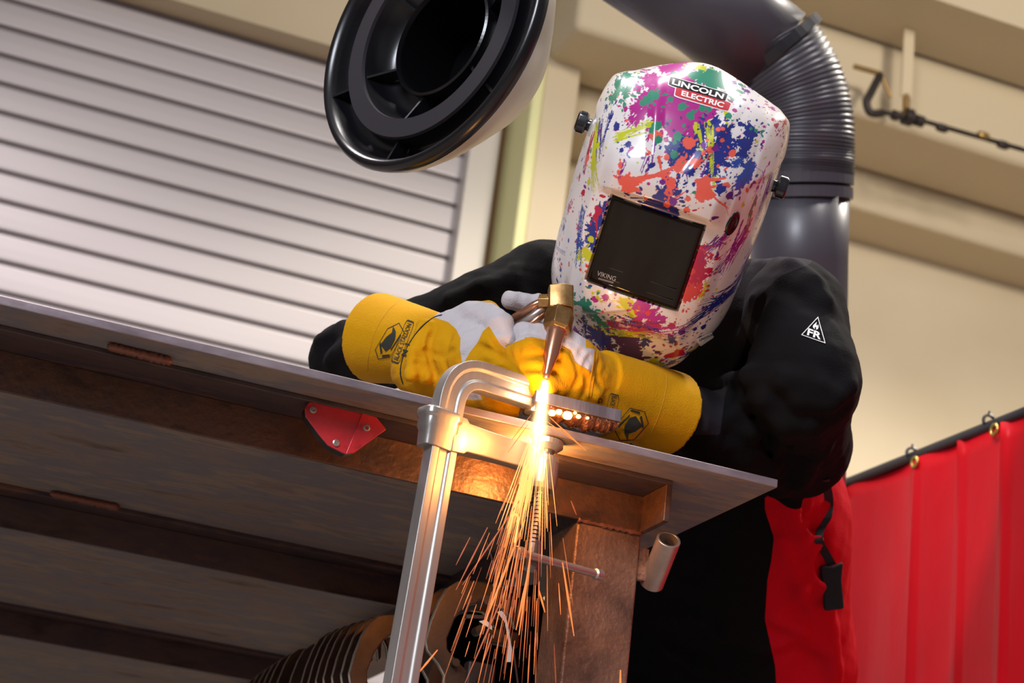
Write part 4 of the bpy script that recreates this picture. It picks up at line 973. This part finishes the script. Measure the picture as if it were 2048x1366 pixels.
# second badge at the jaw
jq = lq(1180, 1055, 1300, 1000, 1318, 1040, 1215, 1110, (1080, 400)); 
hadd(decal('jaw_badge', *poly2d(np.array(RRp)), jq, M['white'], None, bs, .0005))
jq2 = lq(1215, 1080, 1308, 1030, 1315, 1065, 1235, 1120, (1080, 400)); hadd(decal('jaw_badge_red', *poly2d(np.array(RRp)), jq2, M['redprint'], None, bs, .0008))
tv, tf = text2d('LINCOLN', .02); hadd(decal('jaw_badge_lettering', tv*[.9, .5], tf, lq(1195, 1045, 1310, 1003, 1315, 1030, 1205, 1080, (1080, 400)), M['black'], None, bs, .0011))
# headgear knobs
for sx_ in (-1, 1):
    o_ = H((sx_*.112, .10, -.112)); d = hx_*sx_
    kb = MB().lathe(o_, d, [(0, 0), (.0125, 0), (.0125, .004), (.0085, .0055), (.0075, .010), (.0115, .011)], 28)
    n = 40
    def kr(h_, r): return [o_+d*h_+(hy_*math.cos(a)+hz_*math.sin(a))*r*(1+.10*math.copysign(abs(math.cos(3*a))**.6, math.cos(3*a))) for a in np.linspace(0, 2*math.pi, n, endpoint=False)]
    v_, f_ = loft([kr(.010, .0105), kr(.012, .0135), kr(.021, .0135), kr(.0235, .0115)]); kb.add(v_, f_)
    hadd(kb.build('knob', M['knob'], None, bevel=.0006))
# shade adjuster on the side
l, n = hit(bs, 1465, 447)
v_ = MB().lathe(l-n*.002, n, [(.0, .0), (.0115, 0), (.0115, .003), (.0095, .0042), (.007, .0028), (.0055, .005), (0, .0055)], 32, xdir=hy_)
c_ = np.array(l); vv = [c_+(np.array(p)-c_)+hy_*((np.array(p)-c_)@hy_)*.35-hx_*0 for p in v_.v]; v_.v = vv
hadd(v_.build('shade_dial', M['hood'], None, smooth=True))
# head and neck inside
head_c = H((0, .02, -.115)); nk = H((0, -.10, -.19))
def headf(p):
    d = cap(p, H((0, .06, -.125)), .082, H((0, -.035, -.105)), .062)
    d = smin(d, cap(p, H((0, .0, -.03)), .006, H((0, -.02, -.028)), .012), .02)
    d = smin(d, cap(p, H((-.08, .0, -.12)), .012, H((-.08, -.02, -.12)), .010), .008)
    d = smin(d, cap(p, H((.08, .0, -.12)), .012, H((.08, -.02, -.12)), .010), .008)
    for s_ in (-1, 1): d = -smin(-d, cap(p, H((s_*.032, .012, -.035)), .012, H((s_*.034, .012, -.036)), .012), .01)
    d = -smin(-d, cap(p, H((-.02, -.052, -.040)), .003, H((.02, -.052, -.040)), .003), .006)
    d = smin(d, cap(p, H((0, -.03, -.14)), .055, neck, .06), .03)
    return smin(d, cap(p, neck, .06, chest, .09), .03)
bod = sculpt('body', headf, np.array(head_c)-.24, np.array(head_c)+.26, .006, [M['skin']], None, smooth_it=2); addto(bod)

# ------------------------------------------------------------------ gloves
YEL = np.array(S((226, 172, 8))); WHT = np.array(S((214, 206, 206))); GRY = np.array(S((150, 146, 152)))
# right hand (image left)
cA, cB = G(772, 672, .215), G(905, 695, .125)
def gl1(p):
    cuff = cone_shell(p, G(755, 676, .235), .0545, G(880, 700, .135), .040, .0033)
    d = cap(p, G(860, 712, .130), .038, G(945, 722, .075), .037)                     # wrist, gathered
    d = smin(d, cap(p, G(895, 655, .10), .020, G(960, 640, .065), .021), .02)        # white back of the hand
    d = smin(d, cap(p, G(950, 710, .065), .032, G(1005, 765, .045), .034), .015)     # palm side
    d = smin(d, cap(p, G(940, 628, .075), .0155, G(975, 632, .050), .0165), .008)    # knuckle
    th = smin(cap(p, G(975, 628, .050), .0155, G(1000, 652, .032), .0165), cap(p, G(1000, 652, .032), .0165, G(1012, 680, .022), .0115), .006)
    d = smin(d, th, .004)
    d = smin(d, cap(p, G(825, 745, .150), .026, G(930, 772, .090), .028), .02)
    d = smin(d, cap(p, G(945, 775, .08), .026, G(1010, 800, .055), .024), .015)
    for k, (a, b_, c) in enumerate((((950, 680), (985, 690), (1015, 700)), ((955, 705), (992, 718), (1030, 728)), ((955, 735), (992, 748), (1030, 757)), ((965, 762), (1000, 775), (1030, 782)))):
        d = smin(d, smin(cap(p, G(*a, .055), .0155, G(*b_, .030), .0150), cap(p, G(*b_, .030), .015, G(*c, .030), .0130), .006), .005)
    for (x0, y0), (x1, y1), r in (((850, 655), (838, 700), .011), ((838, 700), (850, 752), .011), ((880, 660), (872, 700), .012), ((872, 700), (885, 765), .012), ((912, 668), (905, 720), .011), ((905, 720), (915, 770), .011), ((830, 690), (822, 750), .009)):
        d = smin(d, cap(p, G(x0, y0, .098), r, G(x1, y1, .092), r), .005)
    d = smin(d, cuff, .004)
    fw = np.clip((cuff-.004)/.01, .15, 1); return d+fw*(.0013*wob(p, 110, 2)+.0008*wob(p, 240, 4))
def creases(f, lines, r):
    out = []
    for pts in lines:
        h_ = [march(f, x, y, 1.9, 2.6) for x, y in catmull([np.array(q, float) for q in pts], 4)]
        h_ = [h for h in h_ if h is not None]; out += [(a, b_) for a, b_ in zip(h_[:-1], h_[1:]) if np.linalg.norm(a-b_) < .03]
    def g(p):
        d = f(p)
        for a, b_ in out: d = -smin(-d, cap(p, a, r, b_, r), .005)
        return d
    return g
gl1 = creases(gl1, [[(848, 648), (836, 690), (846, 735), (838, 765)], [(872, 652), (858, 700), (872, 750)], [(900, 672), (886, 715), (902, 760)], [(925, 735), (915, 770)], [(850, 700), (880, 712), (905, 700)], [(830, 725), (862, 738)],
    [(985, 668), (1000, 690), (1020, 700)], [(960, 692), (990, 706), (1022, 714)], [(962, 722), (990, 735), (1024, 743)], [(965, 752), (990, 762), (1020, 770)]], .0022)
w1 = [(890, 616), (935, 600), (985, 606), (1040, 640), (1050, 662), (1030, 690), (1013, 699), (1000, 688), (988, 668), (978, 652), (966, 662), (956, 684), (940, 704), (925, 730), (920, 700), (921, 676), (912, 658), (896, 644), (866, 634)]
w1b = [(925, 755), (950, 770), (965, 800), (930, 800)]
def col1(V_):
    x, y = proj(V_); a = -np.minimum(sdpoly(x, y, w1), sdpoly(x, y, w1b)); return np.stack([np.clip(.5+a/30, 0, 1), a*0, a*0], 1)
def bbox(pts, m): pts = np.array(pts); return pts.min(0)-m, pts.max(0)+m
lo, hi = bbox([cA, cB, G(758, 668, .235), G(1040, 700, .03), G(980, 770, .06)], .062)
g1 = sculpt('glove', gl1, lo, hi, .0022, [M['glove']], None, attr=col1, smooth_it=1); addto(g1)
# left hand (image right)
def gl2(p):
    cuff = cone_shell(p, G(1336, 829, .105), .0525, G(1195, 764, .055), .0375, .0033)
    d = cap(p, G(1205, 766, .055), .034, G(1130, 745, .035), .038)
    d = smin(d, cap(p, G(1240, 835, .075), .034, G(1150, 790, .045), .030), .02)
    d = smin(d, cap(p, G(1130, 732, .033), .036, G(1080, 728, .032), .034), .02)
    d = smin(d, cap(p, G(1160, 712, .02), .017, G(1120, 680, .016), .018), .010)      # thumb along the top
    d = smin(d, cap(p, G(1120, 680, .016), .0165, G(1048, 668, .020), .0150), .006)
    # index finger laid over the tubes, its tip pointing left
    d = smin(d, smin(cap(p, G(1120, 655, .05), .015, G(1075, 612, .062), .0135), cap(p, G(1075, 612, .062), .0130, G(1022, 600, .060), .0115), .006), .005)
    for k, (a, b_, c) in enumerate((((1120, 700), (1058, 698), (1030, 706)), ((1120, 724), (1060, 724), (1032, 732)), ((1120, 749), (1066, 752), (1040, 758)), ((1125, 771), (1082, 778), (1055, 780)))):
        d = smin(d, smin(cap(p, G(*a, .018), .0150, G(*b_, .002), .0150), cap(p, G(*b_, .002), .015, G(*c, .016), .0125), .008), .010)
    for (x0, y0), (x1, y1), r in (((1165, 712), (1158, 735), .009), ((1180, 718), (1172, 742), .008), ((1158, 740), (1172, 775), .010), ((1185, 745), (1192, 790), .009), ((1135, 750), (1150, 785), .009)):
        d = smin(d, cap(p, G(x0, y0, .018), r, G(x1, y1, .018), r), .005)
    d = smin(d, cuff, .004)
    fw = np.clip((cuff-.004)/.01, .15, 1); return d+fw*(.0013*wob(p, 110, 6)+.0008*wob(p, 240, 7))
gl2 = creases(gl2, [[(1165, 700), (1155, 725), (1160, 752), (1150, 775)], [(1182, 712), (1170, 735), (1176, 765), (1170, 790)], [(1100, 684), (1140, 700), (1152, 722)], [(1045, 712), (1090, 711), (1120, 716)], [(1045, 738), (1090, 738), (1120, 744)], [(1055, 762), (1095, 766)], [(1200, 720), (1195, 750), (1205, 775)]], .0020)
w2 = [(990, 570), (1100, 570), (1170, 640), (1172, 696), (1190, 698), (1186, 745), (1150, 724), (1142, 700), (1105, 682), (1060, 673), (1015, 690), (1000, 650)]
def col2(V_):
    x, y = proj(V_); a = -sdpoly(x, y, w2); return np.stack([np.clip(.5+a/30, 0, 1), a*0, a*0], 1)
lo, hi = bbox([G(1338, 819, .105), G(1200, 760, .055), G(1030, 720, -.01), G(1080, 790, .03), G(1022, 600, .06)], .056)
g2 = sculpt('glove', gl2, lo, hi, .0022, [M['glove']], None, attr=col2, smooth_it=1); addto(g2)
b1 = bvh_of(g1); b2 = bvh_of(g2)
def seamline(bv, pts, r, m, par, name='cuff_piping', dash=False):
    hs = [hit(bv, *p)[0] for p in [tuple(q) for q in catmull([np.array(p, float) for p in pts], 14)]]; hs = [h for h in hs if h is not None]
    if len(hs) < 3: return
    mb = MB()
    if dash:
        for i in range(0, len(hs)-2, 3): mb.tube([hs[i], hs[i+1], hs[i+2]*.3+hs[i+1]*.7], r, 5)
    else: mb.tube(hs, r, 6)
    o = mb.build(name, m, None, smooth=True); o.parent = par
    return o
seamline(b1, [(884, 630), (866, 636), (842, 655), (820, 685), (806, 715), (801, 745), (806, 768)], .0009, M['lapel'], g1)
seamline(b2, [(1189, 702), (1186, 730), (1181, 760), (1176, 795)], .0007, M['thread'], g2, 'cuff_stitching')
seamline(b2, [(1195, 704), (1192, 730), (1187, 760), (1182, 795)], .0007, M['thread'], g2, 'cuff_stitching')
seamline(b2, [(1334, 746), (1332, 780), (1318, 830), (1298, 875)], .0005, M['thread'], g2, 'rim_stitching')
seamline(b1, [(800, 600), (776, 622), (752, 660), (738, 710), (735, 742)], .0005, M['thread'], g1, 'rim_stitching')
seamline(b2, [(1050, 675), (1100, 685), (1138, 702), (1150, 724), (1186, 746)], .0006, M['thread'], g2, 'thumb_seam')
# printed emblems on the cuffs
def emblem(bv, par, c, ex, ey, txt=True, tc_=None, tex=None, tey=None, word='BLACK', word2='STALLION'):
    q = q4(c, ex, ey); hexo = [(-.5, .12), (-.3, .5), (.28, .42), (.5, .0), (.32, -.5), (-.36, -.42)]
    addto(decal('cuff_emblem', *frame2d(hexo, .045), q, M['inkgreen'], None, bv, .0009), par)
    for pl in ([(-.26, -.06), (-.14, -.20), (.10, -.20), (.28, -.04), (.38, .22), (.22, .10), (.08, .26), (-.14, .36), (.0, .16), (-.02, .02), (-.12, -.06)], [(-.42, -.02), (-.34, -.34), (-.29, -.34), (-.36, .02)], [(-.22, -.28), (.22, -.40), (.26, -.33), (-.16, -.24)], [(-.36, .12), (-.16, .40), (-.08, .42), (-.30, .08)]):
        addto(decal('cuff_emblem_head', *poly2d(pl), q, M['inkgreen'], None, bv, .0009), par)
    qt = q4(tc_, tex, tey)
    addto(decal('cuff_word_frame', *frame2d(rrect(1, 1, .18), .07), qt, M['inkgreen'], None, bv, .0009), par)
    tv, tf = text2d(word+' '+word2, .01); addto(decal('cuff_lettering', tv*[.86, .5], tf, qt, M['inkgreen'], None, bv, .0009), par)
emblem(b1, g1, (780, 683), (38, -74), (-36, -12), tc_=(806, 684), tex=(32, -84), tey=(-17, -6))
tv, tf = text2d('M 1', .01); addto(decal('cuff_lettering', tv, tf, q4((812, 700), (7, -24), (-10, -3)), M['inkgreen'], None, b1, .0009), g1)
emblem(b2, g2, (1262, 850), (-44, 62), (44, 30), tc_=(1222, 818), tex=(-14, 60), tey=(20, 5))
tv, tf = text2d('G', .01); addto(decal('cuff_lettering', tv, tf, q4((1200, 801), (-2, 10), (8, 2)), M['inkgreen'], None, b2, .0009), g2)

# ================================================================== flame and sparks
def emat(name, col, st_): return mat(name, (0, 0, 0), .5, emis=(col, st_))
f0 = PY(1091, 760, YTc); fend = PY(1064, 965, YTc-.012); fd = unit(fend-f0)
Lf = np.linalg.norm(fend-f0)
fl = empty('cutting_flame', 'white hot cutting flame jetting down from the torch tip', 'flame', loc=tuple(f0))
zax = -fd; xax = unit(np.cross([0, 1, 0], zax)); yax = np.cross(zax, xax)
FM = Matrix(((xax[0], yax[0], zax[0], f0[0]), (xax[1], yax[1], zax[1], f0[1]), (xax[2], yax[2], zax[2], f0[2]), (0, 0, 0, 1)))
def volmat(name, core, col, strength, r0, r1, L, head, fall):
    m = bpy.data.materials.new(name); m.use_nodes = True; nt = m.node_tree; N = nt.nodes; K = nt.links; N.clear()
    out = N.new('ShaderNodeOutputMaterial'); em = N.new('ShaderNodeEmission'); K.new(em.outputs[0], out.inputs['Volume'])
    tc = N.new('ShaderNodeTexCoord'); sp = N.new('ShaderNodeSeparateXYZ'); K.new(tc.outputs['Object'], sp.inputs[0])
    def mth(op, a, b_=None, c=None):
        n = N.new('ShaderNodeMath'); n.operation = op
        for i, v in enumerate((a, b_, c)):
            if v is None: continue
            if isinstance(v, (int, float)): n.inputs[i].default_value = v
            else: K.new(v, n.inputs[i])
        return n.outputs[0]
    x, y, z = sp.outputs; h = mth('DIVIDE', mth('MULTIPLY', z, -1.), L)
    r2 = mth('ADD', mth('MULTIPLY', x, x), mth('MULTIPLY', y, y)); R0 = mth('ADD', mth('MULTIPLY', h, r1-r0), r0)
    g = mth('EXPONENT', mth('MULTIPLY', mth('DIVIDE', r2, mth('MULTIPLY', R0, R0)), -core))
    fade = mth('MULTIPLY', mth('MINIMUM', mth('MAXIMUM', mth('MULTIPLY', h, head), 0.), 1.), mth('MINIMUM', mth('MAXIMUM', mth('MULTIPLY', mth('SUBTRACT', 1., h), fall), 0.), 1.))
    s_ = mth('MULTIPLY', mth('MULTIPLY', g, fade), mth('DIVIDE', strength, mth('DIVIDE', R0, r0)))
    ramp = N.new('ShaderNodeValToRGB'); ramp.color_ramp.elements[0].color = (*S(col[0]), 1); ramp.color_ramp.elements[1].color = (*S(col[1]), 1); ramp.color_ramp.elements[1].position = .25
    K.new(h, ramp.inputs[0]); K.new(ramp.outputs[0], em.inputs[0]); K.new(s_, em.inputs[1])
    return m
def vcone(name, m, r0, r1, L, parent):
    b = MB(); b.lathe((0, 0, 0), (0, 0, -1), [(0.0001, 0), (r0, 0), (r1, L), (.0001, L)], 20)
    o = b.build(name, m, None); o.parent = parent; o.matrix_parent_inverse = parent_world(parent).inverted(); o.matrix_basis = FM; return o
vcone('flame_core', volmat('flame_core_gas', 3.0, ((170, 190, 255), (255, 214, 150)), 1100, .0042, .019, Lf, 30., 1.6), .007, .030, Lf, fl)
vcone('flame_glow', volmat('flame_glow_gas', 4.5, ((255, 150, 70), (255, 120, 40)), 7, .015, .036, Lf*1.15, 6., 1.6), .018, .055, Lf*1.15, fl)
def plight(name, loc, e, col, r):
    l = bpy.data.lights.new(name, 'POINT'); l.energy = e; l.color = col; l.shadow_soft_size = r
    o = bpy.data.objects.new(name, l); COL.objects.link(o); o.location = loc
plight('flame_light', tuple(PY(1078, 850, YTc-.060)), .55, (1, .42, .10), .010)
plight('flame_light', tuple(PY(1070, 920, YTc-.065)), .55, (1, .38, .09), .012)
plight('web_glow_light', tuple(PY(1062, 925, YE+.045)), 1.1, (1, .40, .09), .006)  # added point lamp that gives the web and leg an orange glow
plight('flame_tip_light', tuple(PY(1091, 775, YTc-.012)), .12, (1, .62, .35), .004)
# sparks
rs = np.random.RandomState(5); b = MB()
src = PY(1087, 795, YTc)
def spark(p, q, r, k): b.mi = k; b.tube([p, p*.5+q*.5, q], [r*.5, r, r*.35], 6)
def spx(x0, y0, x1, y1, r, k, dy=0.): spark(PY(x0, y0, YTc-.01+dy), PY(x1, y1, YTc-.01+dy), r, k)
for i in range(125):
    ang = rs.normal(-.20, .075) if i % 4 else rs.normal(-.02, .06)   # lean in the image
    d0 = 100+340*rs.rand()**1.1; ln = 40+120*rs.rand()
    if rs.rand() < .5: d0 = 70+150*rs.rand()
    dy = rs.normal(0, .018)*(d0/300); x0, y0 = 1085, 800; sa, ca_ = math.sin(ang), math.cos(ang)
    spx(x0+sa*d0, y0+ca_*d0, x0+sa*(d0+ln)-ln*.02, y0+ca_*(d0+ln), (.00022+.0005*rs.rand()), 1 if d0 < 200 else (2 if d0 < 330 or rs.rand() < .3 else 3), dy)
for i in range(70):
    ang = rs.normal(-.20, .11); d0 = 250+260*rs.rand(); ln = 30+110*rs.rand(); sa, ca_ = math.sin(ang), math.cos(ang)
    spx(1085+sa*d0, 800+ca_*d0, 1085+sa*(d0+ln), 800+ca_*(d0+ln), .0002+.0004*rs.rand(), 3 if rs.rand() < .6 else 2, rs.normal(0, .03))
for x0, y0, x1, y1, r, k in ((1100, 835, 1170, 900, .0009, 2), (1090, 840, 1145, 880, .0006, 2), (1123, 858, 1172, 901, .0010, 2), (1125, 1125, 1148, 1272, .0013, 2), (1063, 1095, 1038, 1270, .0014, 2), (1000, 1090, 985, 1190, .001, 3), (975, 1055, 912, 1180, .001, 3), (875, 1300, 832, 1352, .0012, 2), (1241, 1340, 1240, 1420, .0015, 2), (1142, 1002, 1153, 1030, .0009, 3), (1075, 1265, 1074, 1300, .001, 3), (1030, 1200, 1022, 1235, .001, 3), (1078, 1180, 1090, 1225, .0012, 2), (940, 1075, 912, 1130, .0008, 3), (1055, 1150, 1032, 1260, .0013, 2), (985, 1270, 968, 1320, .001, 3), (1020, 1160, 930, 1366, .0010, 3), (1050, 1040, 960, 1270, .0014, 2), (1040, 1000, 925, 1170, .0010, 3), (1023, 880, 1062, 830, .0006, 2), (1016, 905, 1055, 850, .0006, 2)):
    spx(x0, y0, x1, y1, r, k)
for p in (((1022, 1032), (1034, 1030), (1036, 1045), (1030, 1085)), ):   # one curling hot thread
    b.mi = 1; b.tube(catmull([PY(x, y, YTc-.02) for x, y in p], 5), .0012, 6)
sp_o = b.build('spark_shower', [emat('spark_white', (255, 200, 130), 3.6), emat('spark_yellow', (255, 160, 80), 2.2), emat('spark_orange', (246, 128, 56), 1.35), emat('spark_dim', (214, 96, 40), .7)], None)
tag(sp_o, 'shower of orange sparks falling below the cutting flame', 'sparks', kind='stuff')

# ================================================================== hanging locking clamps under the bench
rail_o = None
cl_lab = 'steel locking clamp in the row hanging under the bench'
prof = [(0, 0), (-.012, -.004), (-.024, -.016), (-.031, -.034), (-.037, -.060), (-.040, -.085), (-.036, -.098), (-.022, -.112), (-.014, -.124), (-.012, -.150), (-.012, -.20),
        (.012, -.20), (.014, -.150), (.016, -.118), (.000, -.104), (-.014, -.092), (-.016, -.078), (-.010, -.052), (.000, -.034), (.016, -.026), (.040, -.024), (.052, -.034), (.060, -.05), (.066, -.044), (.062, -.020), (.045, -.004), (.02, .002)]
def lock_clamp(x, y, t, s, label, group=None, full=True):
    c = P(x, y, t); e = empty('locking_clamp', label, 'clamp', group, loc=tuple(c))
    pts = [c+s*np.array([a*(1.0 if a < 0 else .55), 0, z]) for a, z in prof]
    o = part(MB().prism(pts, (0, 0, 0), (0, .009, 0)), 'jaw', [M['jaw'], M['jawedge']], e, bevel=.0018)
    for p in o.data.polygons:
        if abs(p.normal.y) < .5: p.material_index = 1
    part(MB().bb(c+s*np.array([-.022, -.006, -.215]), c+s*np.array([.022, .014, -.165])), 'grip_body', M['darkpanel'], e, bevel=.003)
    return e
tops = [(776, 1228, 2.42), (759, 1232, 2.46), (740, 1238, 2.50), (722, 1243, 2.54), (706, 1249, 2.58), (690, 1255, 2.62), (674, 1262, 2.66),
        (640, 1286, 2.74), (612, 1296, 2.80), (592, 1306, 2.85), (577, 1316, 2.90), (562, 1326, 2.95), (546, 1336, 3.00), (530, 1348, 3.05)]
ordn = ['nearest', 'second', 'third', 'fourth', 'fifth', 'sixth', 'seventh']
for i, (x, y, t) in enumerate(tops):
    g = 'left of the long clamp rail' if i < 7 else 'in the lower far group'
    lock_clamp(x, y, t, 1.0 if i < 7 else .92, f'{ordn[i % 7]} steel locking clamp of seven hanging {g}' if i else 'steel locking clamp hanging just left of the long clamp rail, nearest of seven', 'locking clamps hanging under the bench')
# two larger clamps right of the rail
c = P(935, 1163, 2.36); bigc = []
def big(x, y, t, s, label, mech):
    c = P(x, y, t); e = empty('locking_clamp', label, 'clamp', 'locking clamps hanging under the bench', loc=tuple(c))
    pts = [c+s*np.array([a*1.15, 0, z]) for a, z in prof]
    o = part(MB().prism(pts, (0, 0, 0), (0, .010, 0)), 'jaw', [M['jaw'], M['jawedge']], e, bevel=.002)
    for p in o.data.polygons:
        if abs(p.normal.y) < .5: p.material_index = 1
    if mech:
        part(MB().bb(c+s*np.array([.012, -.004, -.20]), c+s*np.array([.050, .016, -.10])), 'grip_body', M['darkpanel'], e, bevel=.004)
        for dx, dz, r in ((.03, -.05, .007), (.02, -.062, .006), (-.006, -.108, .005), (.03, -.125, .006)):
            part(MB().lathe(c+s*np.array([dx, -.010, dz]), (0, 1, 0), [(0, 0), (r, 0), (r, .018), (0, .018)], 14), 'rivet', M['jaw'], e)
        part(MB().tube([c+s*np.array([.0, -.006, -.048]), c+s*np.array([.055, -.006, -.040])], .0028, 8), 'tension_screw', M['screw'], e)
        q_ = lambda pl, t: [P(x, y, t) for x, y in pl]
        part(MB().prism(q_([(958, 1243), (972, 1240), (984, 1252), (984, 1260), (972, 1252)], 2.30), _f*0, _f*.004), 'background_glimpse', M['glimpse'], e)  # pale slivers stand in for bright background glimpsed through the clamp
        part(MB().prism(q_([(994, 1224), (1004, 1222), (1012, 1232), (1018, 1262), (1024, 1300), (1022, 1324), (1013, 1324), (1017, 1290), (1010, 1245)], 2.32), _f*0, _f*.004), 'background_glimpse', M['glimpse'], e)
        part(MB().bb(c+s*np.array([.028, -.008, -.075]), c+s*np.array([.075, .006, -.055])), 'swivel_pad', M['jaw'], e, bevel=.004)
    return e
big(938, 1160, 2.34, 1.0, 'big steel locking clamp with rivets just right of the long clamp rail', True)
big(905, 1175, 2.40, 1.0, 'steel locking clamp half hidden behind the big one beside the clamp rail', False)
# hanging rod carrying them
rodz = P(760, 1250, 2.45)
bp(MB().tube([P(975, 1200, 2.32), P(500, 1370, 3.15)], .006, 10), 'hanging_rod', M['steel'])
# dark panel, widened to block the bright background behind the clamps
def slab(pl, t, th_, name, m, label, cat):
    o = MB().prism([P(x, y, t) for x, y in pl], _f*0, _f*th_).build(name, m, None); return tag(o, label, cat)
slab([(770, 1366+160), (800, 1366), (835, 1300), (880, 1235), (930, 1185), (1075, 1170), (1100, 1230), (1135, 1366+160)], 2.62, .01, 'dark_blocking_panel', M['throat'], 'dark steel panel under the bench, widened to block bright background behind the hanging clamps', 'steel panel')
wc = MB().tube(catmull([P(x, y, 2.41) for x, y in ((972, 1075), (985, 1120), (1000, 1180), (1015, 1240), (1028, 1310), (1040, 1400))], 6), .0014, 6).build('wire', M['screw'], None, smooth=True)
tag(wc, 'thin steel wire hanging under the bench behind the sparks', 'wire')
